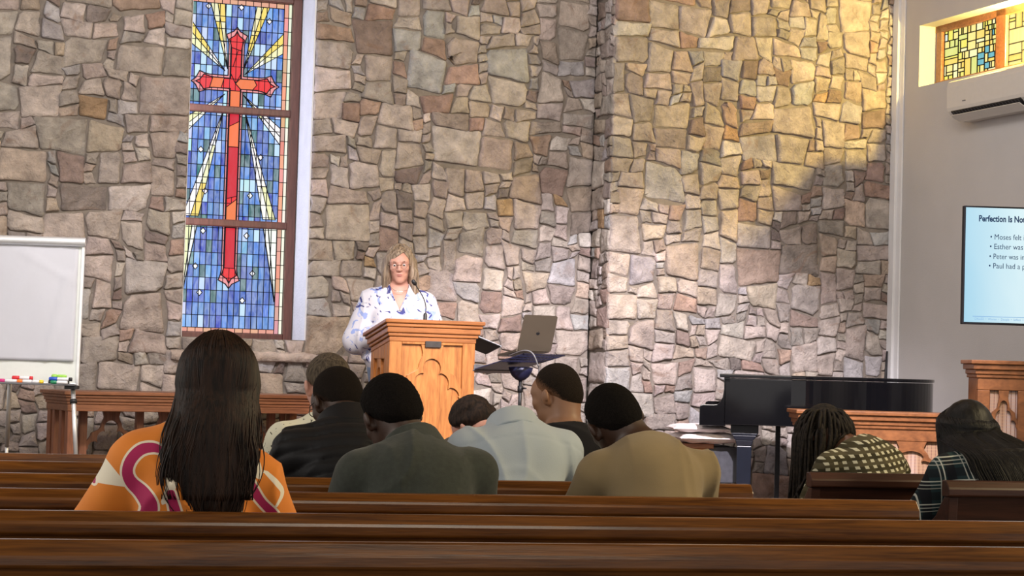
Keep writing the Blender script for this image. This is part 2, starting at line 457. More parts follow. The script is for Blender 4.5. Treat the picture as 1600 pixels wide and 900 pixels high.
mb.add([(-7, 10.55, 0), (5.0, 10.55, 0), (5.0, 17, 0), (-7, 17, 0), (-7, 10.55, PLAT), (5.0, 10.55, PLAT), (5.0, 17, PLAT), (-7, 17, PLAT)],
       [(0, 3, 2, 1), (4, 5, 6, 7), (0, 1, 5, 4), (1, 2, 6, 5), (2, 3, 7, 6), (3, 0, 4, 7)])
structure(mb.build('floor_platform', 'floor_wood'))

# ------------------------------------------------------------------ the cross window
win = bpy.data.objects.new('window_1', None); COL.objects.link(win); structure(win)
ND = -.40                                             # the glass stands this far behind the stone face
UC, ZC = -2.565, 3.07                                 # centre of the cross
def gp(a, b, d): return wallpt(UC + a, ND + d, ZC + b)
GHW = .386; GB, GT = 1.345 - ZC, 3.655 - ZC
BLUES = [((.030, .105, .50), 30), ((.055, .20, .66), 24), ((.16, .38, .80), 14), ((.52, .72, .95), 9), ((.012, .035, .42), 10), ((.015, .095, .10), 9), ((.02, .16, .16), 4)]
rg = random.Random(5)
panes = MB(); lead = MB()
def strip(p, q, w=.0065, d=.006, h=.008):
    p, q = np.array(p), np.array(q); t = q - p; L = np.linalg.norm(t)
    if L < 1e-4: return
    t /= L; nn = np.array((-t[1], t[0])) * w / 2; e = t * w * .3
    poly = [p - e + nn, p - e - nn, q + e - nn, q + e + nn]
    lead.prism([tuple(x) for x in poly], gp, d - h / 2, d + h / 2)
def pane(poly, col, d, jitter=.06, streak=1.0, t=.003):
    c = tuple(max(0, x * (1 + rg.uniform(-jitter, jitter))) for x in col) + (streak,)
    panes.prism(poly, gp, d - t, d, c)
def leaded(poly, col, d, streak=.06, w=.0065):
    pane(poly, col, d, streak=streak)
    for i in range(len(poly)): strip(poly[i], poly[(i + 1) % len(poly)], w, d + .002)
inner_l, inner_r = -GHW + .056, GHW - .056
colw = (inner_r - inner_l) / 16
nrow = 26; rh = (GT - .035 - (GB + .03)) / nrow
for i in range(16):
    for j in range(nrow):
        x0, y0 = inner_l + i * colw, GB + .03 + j * rh
        c = rg.choices([c for c, _ in BLUES], [w for _, w in BLUES])[0]
        pane([(x0, y0), (x0 + colw, y0), (x0 + colw, y0 + rh), (x0, y0 + rh)], c, 0, .15)
for i in range(17): strip((inner_l + i * colw, GB + .03), (inner_l + i * colw, GT - .035), .0045)
for j in range(nrow + 1): strip((inner_l, GB + .03 + j * rh), (inner_r, GB + .03 + j * rh), .0045)
PINK = (.78, .34, .26); CREAM = (.92, .93, .78)
for sx in (-1, 1):                                     # pink border, then a pale outer line
    n = 24; hh = (GT - GB) / n
    for j in range(n):
        a, b = GB + j * hh, GB + (j + 1) * hh
        x0, x1, x2 = sx * (GHW - .056), sx * (GHW - .024), sx * GHW
        leaded([(x0, a), (x1, a), (x1, b), (x0, b)], (PINK[0] * rg.uniform(.8, 1.15), PINK[1] * rg.uniform(.8, 1.3), PINK[2] * rg.uniform(.8, 1.4)), .0005, w=.004)
        leaded([(x1, a), (x2, a), (x2, b), (x1, b)], (.80, .88, .68) if j > 14 else CREAM, .0005, w=.004)
for k in range(12):
    x0 = inner_l + k * (inner_r - inner_l) / 12; x1 = x0 + (inner_r - inner_l) / 12
    for (a, b) in ((GB, GB + .03), (GT - .035, GT)): leaded([(x0, a), (x1, a), (x1, b), (x0, b)], (PINK[0], PINK[1] * rg.uniform(.9, 1.3), PINK[2]), .0006, w=.004)
YEL = (.92, .72, .16); PALE = (.90, .88, .52); WHT = (.98, .98, .93)
def ray_(tip, e0, e1, cols, cuts):
    """one beam of light: a wedge, split along its middle and across at the cuts"""
    tip, e0, e1 = map(np.array, (tip, e0, e1)); mid = e0 * .5 + e1 * .5
    fr = [0] + cuts + [1]
    for k in range(len(fr) - 1):
        for s_, (p, q) in enumerate(((e0, mid), (mid, e1))):
            f0, f1 = fr[k], fr[k + 1]
            poly = [tuple(tip + (p - tip) * f0), tuple(tip + (p - tip) * f1), tuple(tip + (q - tip) * f1), tuple(tip + (q - tip) * f0)]
            if f0 == 0: poly = poly[:3]
            leaded(poly, cols[(k * 2 + s_) % len(cols)], .003, w=.005)
ray_((-.058, .10), (-.19, .55), (-.09, .55), [PALE, WHT, YEL, PALE, PALE, YEL], [.42, .72])
ray_((-.075, .085), (-.329, .43), (-.329, .27), [WHT, WHT, YEL, PALE], [.45])
ray_((.055, .10), (.135, .55), (.225, .55), [WHT, PALE, YEL, YEL, PALE, YEL], [.30, .55])
ray_((.065, .07), (.329, .375), (.329, .235), [PALE, WHT, YEL, PALE], [.5])
ray_((-.07, -.075), (-.329, -.25), (-.329, -.355), [WHT, WHT, PALE, WHT], [.5])
ray_((.06, -.075), (.329, -.29), (.329, -.405), [WHT, PALE, WHT, WHT], [.5])
ray_((-.07, -.17), (-.335, -.93), (-.225, -.93), [WHT, WHT, WHT, PALE, WHT, YEL], [.35, .7])
ray_((.07, -.17), (.225, -.93), (.315, -.93), [WHT, WHT, WHT, WHT, WHT, PALE], [.35, .7])
for sx in (-1, 1):
    leaded([(sx * .225, -.95), (sx * .262, -.95), (sx * .325, -1.50)], WHT, .003)
    leaded([(sx * .262, -.95), (sx * .329, -.95), (sx * .329, -1.48), (sx * .325, -1.50)], PALE if sx < 0 else WHT, .003)
# the cross: pink outline, red and orange glass
def cross_outline(w, top, side, bot, ear, ne):
    def end(L):                                        # right half profile of one arm end, along +y, half width w
        return [(w, L - .125), (w + .005, L - .095), (w + ear, L - .056), (w * .42, L - .030), (0, L)]
    pts = []
    T = end(top); Rr = end(side); Bt = end(bot)
    pts += [(-x, y) for x, y in T][:-1] + [(0, top)] + [(x, y) for x, y in T[:-1]][::-1]
    pts += [(w, w)] + [(y, x) for x, y in Rr][:-1] + [(side, 0)] + [(y, -x) for x, y in Rr[:-1]][::-1]
    pts += [(w, -w)] + [(x, -y) for x, y in Bt][:-1] + [(0, -bot)] + [(-x, -y) for x, y in Bt[:-1]][::-1]
    pts += [(-w, -w)] + [(-y, -x) for x, y in Rr][:-1] + [(-side, 0)] + [(-y, x) for x, y in Rr[:-1]][::-1] + [(-w, w)]
    return pts
outer = cross_outline(.054, .395, .308, 1.42, .020, .05)
inner = cross_outline(.036, .365, .278, 1.385, .016, .045)
leaded(outer, (.82, .33, .33), .006, w=.007)
RED = (.80, .025, .03); RED2 = (.62, .012, .03); ORG = (.88, .20, .06)
leaded(inner, RED, .009, w=.007)
for q in ([(-.036, -.05), (.036, -.05), (.036, -.17), (-.036, -.17)], [(-.036, -.30), (.036, -.26), (.036, -.44), (-.036, -.44)], [(.03, .036), (.13, .036), (.15, 0), (.12, -.036), (.036, -.036), (0, 0)],
          [(-.16, .036), (-.08, .036), (-.10, -.036), (-.18, -.036)], [(-.036, -.86), (.036, -.80), (.036, -.965), (-.036, -.965)]): leaded(q, ORG, .0105, w=.005)
for q in ([(-.036, -.44), (.036, -.44), (.036, -.78), (-.036, -.80)], [(-.036, -.17), (.036, -.17), (.036, -.26), (-.036, -.30)], [(-.036, -1.0), (.036, -1.0), (.036, -1.28), (-.036, -1.28)]): leaded(q, RED2, .0105, w=.005)
for q in ([(-.036, .25), (.036, .23)], [(-.036, .36), (.036, .36)][:0], [(.01, .23), (-.02, .12)], [(-.036, .07), (0, 0)], [(.036, .07), (0, 0)]):
    if q: strip(q[0], q[1], .005, .0115)
for (a, b) in [(-.205, .525), (.025, .535), (.225, .455), (-.225, -.47), (.195, -.50), (-.185, -.755), (.13, -.77), (-.19, -1.03), (.115, -1.05), (-.235, -1.275), (.165, -1.31), (-.20, -1.455), (.10, -1.50)]:
    r = .019; leaded([(a - r, b), (a, b - r * 1.15), (a + r, b), (a, b + r * 1.15)], (1, 1, .98), .004, streak=0, w=.005)
panes.build('stained_glass', 'blue_window_glass', win, attr='pane_col')
lead.build('lead_cames', 'lead', win)
fr = MB()
def gbox(m, a0, a1, b0, b1, d0, d1): m.prism([(a0, b0), (a1, b0), (a1, b1), (a0, b1)], gp, d0, d1)
gbox(fr, GHW, GHW + .062, GB - .05, GT + .07, -.03, .05); gbox(fr, -GHW - .062, -GHW, GB - .05, GT + .07, -.03, .035)
gbox(fr, -GHW, GHW, GT, GT + .07, -.03, .05); gbox(fr, -GHW, GHW, GB - .05, GB, -.03, .045)
fr.build('window_frame', 'window_wood', win, bevel=.006)
for zb in (2.882, 2.098):
    t = MB(); gbox(t, -GHW, GHW, zb - .025 - ZC, zb + .025 - ZC, -.02, .06); t.build('transom', 'window_wood', win, bevel=.008)
# sloping sill of long rough stones
sl = MB(); rs_ = random.Random(3)
for (u0, u1) in ((-3.02, -2.62), (-2.61, -2.03)):
    nU, nD = 9, 6; vs = []
    for i in range(nU + 1):
        for j in range(nD + 1):
            u = u0 + (u1 - u0) * i / nU; n_ = -.33 + .365 * j / nD
            e = 0 if (i in (0, nU)) else 1
            vs.append(wallpt(u, n_ + e * rs_.uniform(-.006, .006), GZ0 - .012 - .085 * (j / nD) ** 1.6 + rs_.uniform(-.006, .006) - (.012 if e == 0 else 0)))
    top = len(vs)
    for i in range(nU + 1):
        vs.append(wallpt(u0 + (u1 - u0) * i / nU, .045, GZ0 - .15 + rs_.uniform(-.008, .008)))
    for i in range(nU + 1):
        vs.append(wallpt(u0 + (u1 - u0) * i / nU, -.33, GZ0 - .20))
    fs = []
    for i in range(nU):
        for j in range(nD):
            a = i * (nD + 1) + j; fs.append((a, a + nD + 1, a + nD + 2, a + 1))
        a = i * (nD + 1) + nD; fs.append((a, a + nD + 1, top + i + 1, top + i))
        fs.append((top + i, top + i + 1, top + nU + 2 + i, top + nU + 1 + i))
    sl.add(vs, fs, (.56, .46, .41, 1))
sl.build('window_sill', 'stone', win, smooth=True, attr='stone_col')

# blue daylight that the panes throw on the lining of the opening
wl_ = area('cross_window_daylight', tuple(wallpt(-2.925, -.20, 2.5)), tuple(wallpt(-2.0, -.22, 2.5)), 9, (.72, .78, 1.0), .30, 2.2)

# ------------------------------------------------------------------ the yellow window
win2 = bpy.data.objects.new('window_2', None); COL.objects.link(win2); structure(win2)
GO = .16
def rp(a, b, d): return rwall(a, GO + d, b)
lead2 = MB(); pan2 = MB(); fr2 = MB(); rg = random.Random(12)
def rleaded(a0, a1, b0, b1, c, streak=.0):
    pan2.prism([(a0, b0), (a1, b0), (a1, b1), (a0, b1)], rp, 0, .004, tuple(c) + (streak,))
    for (p, q) in (((a0, b0), (a1, b0)), ((a0, b0), (a0, b1))):
        w = .0032
        lead2.prism([(p[0] - w, p[1] - w), (q[0] + w, p[1] - w if p[1] == q[1] else q[1] + w), (q[0] + w, q[1] + w), (p[0] - w, p[1] + w if p[1] == q[1] else q[1] + w)] if p[1] == q[1] else
                    [(p[0] - w, p[1]), (p[0] + w, p[1]), (q[0] + w, q[1]), (q[0] - w, q[1])], rp, -.006, .002)
YC = [((.80, .55, .09), 10), ((.84, .66, .20), 8), ((.74, .66, .10), 8), ((.60, .62, .16), 5), ((.80, .74, .38), 5), ((.10, .36, .42), 3), ((.60, .66, .56), 3)]
for (s0, s1) in ((.405, 1.095), (1.215, 1.965)):
    cells = [(s0, s1, RZ0 + .045, RZ1 - .045)]
    for it in range(8):
        nxt = []
        for (a, b, c, d) in cells:
            w, h = b - a, d - c
            if w * h < .0028 or (w < .07 and h < .055) or (it > 3 and rg.random() < .22): nxt.append((a, b, c, d)); continue
            if (w > h * 1.3 and rg.random() < .8) or h < .06:
                m_ = a + w * rg.choice((.25, .35, .5, .65, .75)); nxt += [(a, m_, c, d), (m_, b, c, d)]
            else:
                m_ = c + h * rg.choice((.3, .4, .5, .6, .7)); nxt += [(a, b, c, m_), (a, b, m_, d)]
        cells = nxt
    for (a, b, c, d) in cells:
        colr = rg.choices([c_ for c_, _ in YC[:5]], [w for _, w in YC[:5]])[0] if (b - a) * (d - c) > .004 else rg.choices([c_ for c_, _ in YC], [w for _, w in YC])[0]
        rleaded(a, b, c, d, colr, .25)
pan2.build('stained_glass', 'yellow_window_glass', win2, attr='pane_col'); lead2.build('lead_cames', 'lead', win2)
for (a0, a1, b0, b1) in ((R0 - .02, 2.07, RZ1 - .05, RZ1 + .01), (R0 - .02, 2.07, RZ0 - .01, RZ0 + .045), (.335, .405, RZ0, RZ1), (1.095, 1.215, RZ0, RZ1), (1.965, 2.07, RZ0, RZ1)):
    rbox(fr2, a0, a1, GO - .03, GO + .04, b0, b1)
fr2.build('window_frame', 'red_oak', win2, bevel=.004)
# daylight that comes in through the yellow window (just inside the panes)
spot('yellow_window_daylight', tuple(rwall(1.66, .09, 3.52)), tuple(rwall(.25, -.75, 3.35)), 180, (1.0, .72, .19), 150, .6, 0.03)

# ------------------------------------------------------------------ carved wood shared by lectern, table and screens
def tracery_poly(hw, sx=1.0, sz=1.0, drop=0.0):
    """a lobed gothic arch band; half width of the bay hw, hanging down from z = 0"""
    kx = hw / .20 * sx; kz = sz
    R = [(.0, -.0), (.075, -.0), (.062, -.05)] + arc(.105, -.062, .045, 165, 215, 3) + [(.084, -.125)] + arc(.135, -.125, .052, 185, 250, 4) + [(.160, -.195), (.165, -.215)] + arc(.215, -.215, .045, 190, 235, 3) + [(.2, -.275)]
    L = [(.2, -.345), (.182, -.32)] + arc(.128, -.325, .060, 10, 95, 6) + [(.112, -.275)] + arc(.055, -.238, .060, 0, 88, 6) + [(.052, -.185)] + arc(0, -.150, .060, -25, 90, 8)
    half = [(x * kx, z * kz) for x, z in R + L]
    return half + [(-x, z) for x, z in half[::-1]][1:-1]

def moulded(mb, x0, x1, y0, y1, ztop, steps, front_only=False, shear=None):
    """a stepped cornice: steps = (inset, drop from the top, drop to)"""
    for ins, a, b in steps:
        mb.box((x0 + ins, y0 + ins, ztop - b), (x1 - ins, y1 - (0 if front_only else ins), ztop - a), shear)
    return mb

# ------------------------------------------------------------------ lectern
LR = radians(24)
Pl = at(682, 500, 12.1)
LH = Pl[2] - PLAT
lec = thing('lectern', 'orange-brown wooden lectern with carved arch front and black nameplate, at which the speaker stands', 'lectern', (Pl[0], Pl[1], PLAT), LR)
slope = .215
def lsh(x, y, z): return (x, y, z - slope * max(0, y) if z > LH - .2 else z)
mb = MB()
moulded(mb, -.328, .328, 0, .41, LH, [(0, 0, .024), (.012, .024, .044), (.022, .044, .078), (.032, .078, .098), (.042, .098, .128)], shear=lsh)
mb.build('cornice', 'oak_across', lec, bevel=.005)
bt = LH - .126
mb = MB()
mb.box((-.282, .046, .10), (-.200, .082, bt)); mb.box((.200, .046, .10), (.282, .082, bt))
mb.box((-.2, .046, bt - .026), (.2, .082, bt)); mb.box((-.2, .046, .10), (.2, .082, .20))
mb.build('front_frame', 'oak', lec, bevel=.004)
mb = MB(); mb.box((-.205, .066, .11), (.205, .080, bt - .01)); mb.build('front_panel', 'oak', lec)
mb = MB(); mb.prism([(a, b) for a, b in tracery_poly(.20)], lambda a, b, d: (a, d, bt - .020 + b), .051, .070); mb.build('tracery', 'oak', lec, bevel=.004)
for sx in (-1, 1):
    mb = MB(); x = sx * .282
    def sp(lo, hi): mb.box((min(x, x - sx * .03), lo[0], lo[1]), (max(x, x - sx * .03), hi[0], hi[1]))
    sp((.082, .10), (.135, bt - .01)); sp((.325, .10), (.372, bt - .065)); sp((.135, bt - .12), (.325, bt - .03)); sp((.135, .10), (.325, .2))
    mb.build('side_frame', 'oak', lec, bevel=.004)
    mb = MB(); mb.box((min(x - sx * .03, x - sx * .018), .12, .11), (max(x - sx * .03, x - sx * .018), .34, bt - .05)); mb.build('side_panel', 'oak', lec)
    mb = MB(); mb.prism(tracery_poly(.095, 1, .95), lambda a, b, d: (x - sx * d, .23 + a, bt - .085 + b), .003, .018); mb.build('tracery', 'oak', lec, bevel=.003)
mb = MB(); mb.box((-.25, .35, .10), (.25, .368, bt - .1)); mb.build('back_panel', 'oak', lec)
mb = MB(); mb.box((-.31, .02, .0), (.31, .40, .07)); mb.box((-.295, .034, .07), (.295, .388, .10)); mb.build('plinth', 'oak_across', lec, bevel=.005)
mb = MB(); mb.box((-.052, .036, LH - .168), (.052, .048, LH - .130)); mb.build('nameplate', 'nameplate', lec, bevel=.002)

def lw(x, y, z):
    return np.array((Pl[0] + x * cos(LR) - y * sin(LR), Pl[1] + x * sin(LR) + y * cos(LR), PLAT + z))
# gooseneck microphone on the lectern
mp = lw(-.035, .10, LH - slope * .10)
mic = thing('gooseneck_microphone', 'thin black gooseneck microphone standing on the lectern in front of the speaker', 'microphone', mp, LR)
mb = MB(); mb.lathe([(.020, 0), (.021, .012), (.013, .018), (.012, .055), (.009, .062), (.004, .066)], n=14); mb.build('base', 'black_plastic', mic, smooth=True)
tip = at(648, 443, 12.12) - mp
tl = np.array((tip[0] * cos(-LR) - tip[1] * sin(-LR), tip[0] * sin(-LR) + tip[1] * cos(-LR), tip[2]))
path = catmull([(0, 0, .05), (0.002, 0, .10), tl * .55 + np.array((.024, 0, .026)), tl], 6)
mb = MB(); mb.tube(path, .0035, 8); mb.build('neck', 'black_plastic', mic, smooth=True)
dn = path[-1] - path[-2]; dn /= np.linalg.norm(dn)
mb = MB(); mb.tube([path[-1] - dn * .012, path[-1] - dn * .006, path[-1] + dn * .012, path[-1] + dn * .024, path[-1] + dn * .028], [.006, .012, .0135, .010, .003], 12); mb.build('capsule', 'black_plastic', mic, smooth=True)
# folder lying on the reading slope, jutting out to the right
fo = thing('folder', 'dark open folder with white sheets jutting out past the right end of the lectern', 'folder', lw(.25, .12, LH - slope * .12 + .002), LR)
mb = MB(); mb.box((-.13, 0, 0), (.235, .235, .004), lambda x, y, z: (x, y, z - slope * y - max(0, x - .07) * .75)); mb.build('cover', 'black_plastic', fo)
mb = MB(); mb.box((-.12, .005, .005), (.242, .23, .011), lambda x, y, z: (x, y, z - slope * y - max(0, x - .07) * .75)); mb.build('sheets', 'paper', fo)

# ------------------------------------------------------------------ music stand and laptop
Ps = at(813, 600, 12.36)
ms = thing('music_stand', 'blue-black perforated music stand carrying the open laptop', 'music stand', (Ps[0], Ps[1], PLAT), radians(-32))
Zd = at(812, 570, 12.3)[2] - PLAT
def desk(x, y, z): return np.array((x, y, Zd + z + .29 * (x + .05)))       # tilted: rises to the right, away from its reader
mb = MB()
def dbar(x0, x1, y0, y1, t=.006):
    vs = [desk(x, y, z) for z in (0, t) for x, y in ((x0, y0), (x1, y0), (x1, y1), (x0, y1))]
    mb.add(vs, [(0, 3, 2, 1), (4, 5, 6, 7), (0, 1, 5, 4), (1, 2, 6, 5), (2, 3, 7, 6), (3, 0, 4, 7)])
X0, X1, Y0, Y1 = -.18, .17, -.25, .25
dbar(X0, X0 + .17, Y0, Y1)
for x in (X0 + .17, X1 - .115, X1 - .07, X1 - .014): dbar(x, x + .014, Y0, Y1)
for k in range(13):
    y = Y0 + k * (Y1 - Y0 - .012) / 12; dbar(X0 + .17, X1, y, y + .012)
mb.build('desk', 'blue_black_metal', ms)
mb = MB(); vs = [desk(x, y, z) for z in (-.004, .032) for x, y in ((X0 - .006, Y0), (X0 + .002, Y0), (X0 + .002, Y1), (X0 - .006, Y1))]
mb.add(vs, [(0, 3, 2, 1), (4, 5, 6, 7), (0, 1, 5, 4), (1, 2, 6, 5), (2, 3, 7, 6), (3, 0, 4, 7)])
vs = [desk(x, y, z) for z in (-.004, .002) for x, y in ((X0 - .055, Y0), (X0 + .002, Y0), (X0 + .002, Y1), (X0 - .055, Y1))]
mb.add(vs, [(0, 3, 2, 1), (4, 5, 6, 7), (0, 1, 5, 4), (1, 2, 6, 5), (2, 3, 7, 6), (3, 0, 4, 7)])
mb.build('ledge', 'grey_plastic', ms, bevel=.002)
mb = MB(); mb.lathe([(.012, Zd - .10), (.030, Zd - .092), (.054, Zd - .072), (.070, Zd - .044), (.077, Zd - .016), (.05, Zd - .012)], n=24); mb.tube([(-.05, -.05, Zd - .03), (.05, .05, Zd - .03)], .012)
mb.build('tilt_head', 'blue_black_metal', ms, smooth=True)
mb = MB(); mb.tube([(0, 0, .04), (0, 0, .55)], .016, 12); mb.tube([(0, 0, .55), (0, 0, Zd - .09)], .011, 12); mb.tube([(0, 0, Zd - .17), (0, 0, Zd - .13)], .017, 12); mb.build('pole', 'black_plastic', ms, smooth=True)
mb = MB(); mb.tube([(.01, 0, Zd - .145), (.055, -.02, Zd - .145)], [.007, .005]); mb.build('clamp_knob', 'black_plastic', ms, smooth=True)
for k in range(3):
    q = 2.1 * k + .4; mb = MB(); mb.tube([(0, 0, .18), (.06 * cos(q), .06 * sin(q), .12), (.24 * cos(q), .24 * sin(q), .012)], .009); mb.build('leg', 'black_plastic', ms, smooth=True)

lap = thing('laptop', 'open grey-brown laptop seen from behind, standing on the music stand', 'laptop', (0, 0, 0), 0)
lb = np.array(desk(.03, .03, .008)); ca, sa = cos(radians(-32)), sin(radians(-32))
lpos = np.array((Ps[0] + lb[0] * ca - lb[1] * sa, Ps[1] + lb[0] * sa + lb[1] * ca, PLAT + lb[2]))
# place the hinge under the photographed lower edge of the lid
hinge = at(834, 549.5, lpos[1])
lap.location = [float(x) for x in hinge]; lap.rotation_euler = (0, 0, radians(36))
# local: +x along the hinge, -y the lid's back side, lid leaning back
lt = radians(16)
def lid(a, b, d): return (a, -b * sin(lt) - d * cos(lt), b * cos(lt) - d * sin(lt) + .004)
def rrect(w, h, r, n=5, b0=0):
    return arc(w - r, b0 + r, r, -90, 0, n) + arc(w - r, b0 + h - r, r, 0, 90, n) + arc(-w + r, b0 + h - r, r, 90, 180, n) + arc(-w + r, b0 + r, r, 180, 270, n)
mb = MB(); mb.prism(rrect(.128, .232, .012), lid, 0, .006); mb.build('lid', 'laptop_grey', lap)
mb = MB(); mb.prism(rrect(.122, .218, .006, b0=.006), lid, -.001, 0); mb.build('screen', 'black_plastic', lap)
body = [arc_ for arc_ in rrect(.128, .212, .012)]
mb = MB(); mb.prism(body, lambda a, b, d: (a, b + .004, d - .20 * (b) * .80 + .005), -.006, .006); mb.build('keyboard_base', 'laptop_grey', lap)
mb = MB()
for sx in (-1, 1): mb.prism(arc(sx * .0055, .115, .0085, 0, 360, 14)[:-1], lid, .0055 + .0001 * sx, .0066 + .0001 * sx)
mb.prism([(-.010, .116), (.010, .116), (.006, .1045), (-.006, .1045)], lid, .0058, .0067)
mb.prism([(0, .1255), (.003, .1265), (.0052, .132), (.0015, .130)], lid, .006, .0067)
mb.build('emblem', 'black_plastic', lap)
mb = MB()
c0 = at(795, 556, 12.2); c1 = at(818, 548, 12.05); c2 = at(832, 552, 12.0); c3 = at(840, 570, 12.0); c4 = at(842, 590, 12.05)
mb.tube(catmull([c0, c1, c2, c3, c4, np.array((c4[0] + .01, c4[1] + .05, PLAT + .25)), np.array((c4[0] - .05, c4[1] + .2, PLAT + .01)), np.array((c4[0] + .5, c4[1] + .6, PLAT + .01))], 8), .0045, 8)
tag(mb.build('charging_cable', 'grey_plastic', None, smooth=True), 'grey cable looping from the laptop over the edge of the music stand', 'cable')

# ------------------------------------------------------------------ communion table on the left
TR = radians(32)
Pt = at(101, 611, 12.05); TH = Pt[2] - PLAT
tb = thing('communion_table', 'long reddish wooden table with moulded top and open carved arches, behind the flip chart', 'table', (Pt[0], Pt[1], PLAT), TR)
TL, TD = 1.78, .46
mb = MB(); moulded(mb, 0, TL, 0, TD, TH, [(0, 0, .022), (.012, .022, .040), (.020, .040, .062), (.028, .062, .080), (.034, .080, .122)]); mb.build('top', 'red_oak', tb, bevel=.004)
for x in (.04, TL - .095):
    for y in (.04, TD - .095): mb = MB(); mb.box((x, y, 0), (x + .055, y + .055, TH - .12)); mb.build('leg', 'red_oak_up', tb, bevel=.004)
posts = [.225, .60, .965, 1.33, 1.52]
for x in posts: mb = MB(); mb.box((x, .335, .06), (x + .05, .375, TH - .12)); mb.build('post', 'red_oak_up', tb, bevel=.004)
for x0, x1 in zip([.095] + [p + .05 for p in posts], posts + [TL - .095]):
    mb = MB(); mb.prism(tracery_poly((x1 - x0) / 2, 1, .75), lambda a, b, d: ((x0 + x1) / 2 + a, d, TH - .12 + b), .345, .367); mb.build('tracery', 'red_oak_up', tb, bevel=.003)
for y in (.17, .30): mb = MB(); mb.box((.045, y, .06), (.080, y + .045, TH - .12)); mb.build('post', 'red_oak_up', tb, bevel=.004)
mb = MB(); mb.box((.05, .335, .06), (TL - .05, .375, .10)); mb.box((.045, .05, .06), (.085, TD - .05, .10)); mb.build('stretcher', 'red_oak', tb, bevel=.003)

# ------------------------------------------------------------------ fabric-backed wooden screens
def screen_cloth():
    m, nt, b = _new('screen_cloth'); b.inputs['Roughness'].default_value = .9
    tc = node(nt, 'ShaderNodeTexCoord'); sx = node(nt, 'ShaderNodeSeparateXYZ'); nt.links.new(tc.outputs['Object'], sx.inputs[0])
    def lines(out, per, w):
        a = node(nt, 'ShaderNodeMath', operation='MULTIPLY'); a.inputs[1].default_value = 1 / per; nt.links.new(out, a.inputs[0])
        f = node(nt, 'ShaderNodeMath', operation='FRACT'); nt.links.new(a.outputs[0], f.inputs[0])
        g = node(nt, 'ShaderNodeMath', operation='LESS_THAN'); g.inputs[1].default_value = w; nt.links.new(f.outputs[0], g.inputs[0]); return g.outputs[0]
    nz = node(nt, 'ShaderNodeTexNoise', Scale=1.0, Detail=2.0); mp = node(nt, 'ShaderNodeMapping', Scale=(9, 1, .8)); nt.links.new(tc.outputs['Object'], mp.inputs['Vector']); nt.links.new(mp.outputs[0], nz.inputs['Vector'])
    rp_ = node(nt, 'ShaderNodeValToRGB'); rp_.color_ramp.elements[0].position = .42; rp_.color_ramp.elements[1].position = .56
    rp_.color_ramp.elements[0].color = (.28, .17, .10, 1); rp_.color_ramp.elements[1].color = (.40, .30, .275, 1); nt.links.new(nz.outputs['Fac'], rp_.inputs[0])
    m1 = node(nt, 'ShaderNodeMix', data_type='RGBA'); m1.inputs['B'].default_value = (.16, .07, .05, 1)
    nt.links.new(lines(sx.outputs['X'], .0235, .16), m1.inputs['Factor']); nt.links.new(rp_.outputs[0], m1.inputs['A'])
    m2 = node(nt, 'ShaderNodeMix', data_type='RGBA'); m2.inputs['B'].default_value = (.45, .25, .14, 1)
    mm = node(nt, 'ShaderNodeMath', operation='MULTIPLY'); mm.inputs[1].default_value = .35; nt.links.new(lines(sx.outputs['Z'], .018, .2), mm.inputs[0])
    nt.links.new(mm.outputs[0], m2.inputs['Factor']); nt.links.new(m1.outputs['Result'], m2.inputs['A'])
    nt.links.new(m2.outputs['Result'], b.inputs['Base Color'])
screen_cloth()

def wooden_screen(label, x, y, rz, width, h, stiles, trac_sz, depth=.28, lining=.0):
    t = thing('wooden_screen', label, 'screen', (x, y, PLAT), rz, None)
    mb = MB(); moulded(mb, -.045, width + .045, -.045, depth, h, [(0, 0, .022), (.014, .022, .052), (.028, .052, .078), (.036, .078, .098)], True); mb.build('cornice', 'screen_wood', t, bevel=.004)
    mb = MB()
    mb.box((0, 0, h - .165), (width, .035, h - .096)); mb.box((0, 0, .0), (width, .035, .12))
    for s in stiles: mb.box((s[0], 0, .12), (s[1], .035, h - .165))
    mb.box((0, .035, 0), (.03, depth - .01, h - .096)); mb.box((width - .03, .035, 0), (width, depth - .01, h - .096))
    mb.build('frame', 'screen_wood', t, bevel=.004)
    for a, b in zip(stiles[:-1], stiles[1:]):
        x0, x1 = a[1], b[0]
        mb = MB(); mb.box((x0 - .005, .024, .11), (x1 + .005, .034, h - .16)); mb.build('cloth_panel', 'screen_cloth', t)
        mb = MB(); mb.prism(tracery_poly((x1 - x0) / 2, 1, trac_sz), lambda p, q, d: ((x0 + x1) / 2 + p, d, h - .165 + q), .004, .026); mb.build('tracery', 'screen_wood', t, bevel=.004)
    return t
Pa = at(1290, 641, 11.4)
wooden_screen('low carved wooden screen with striped cloth panels, in front of the black piano', Pa[0] - .13, Pa[1], radians(2), .93, Pa[2] - PLAT, [(0, .055), (.350, .397), (.87, .93)], .62)
Pb = at(1516, 562, 11.0)
wooden_screen('tall carved wooden screen with striped cloth panel, below the television', Pb[0] + .045, Pb[1], radians(-2), .98, Pb[2] - PLAT, [(0, .068), (.222, .29), (.444, .512), (.666, .734), (.912, .98)], .62)

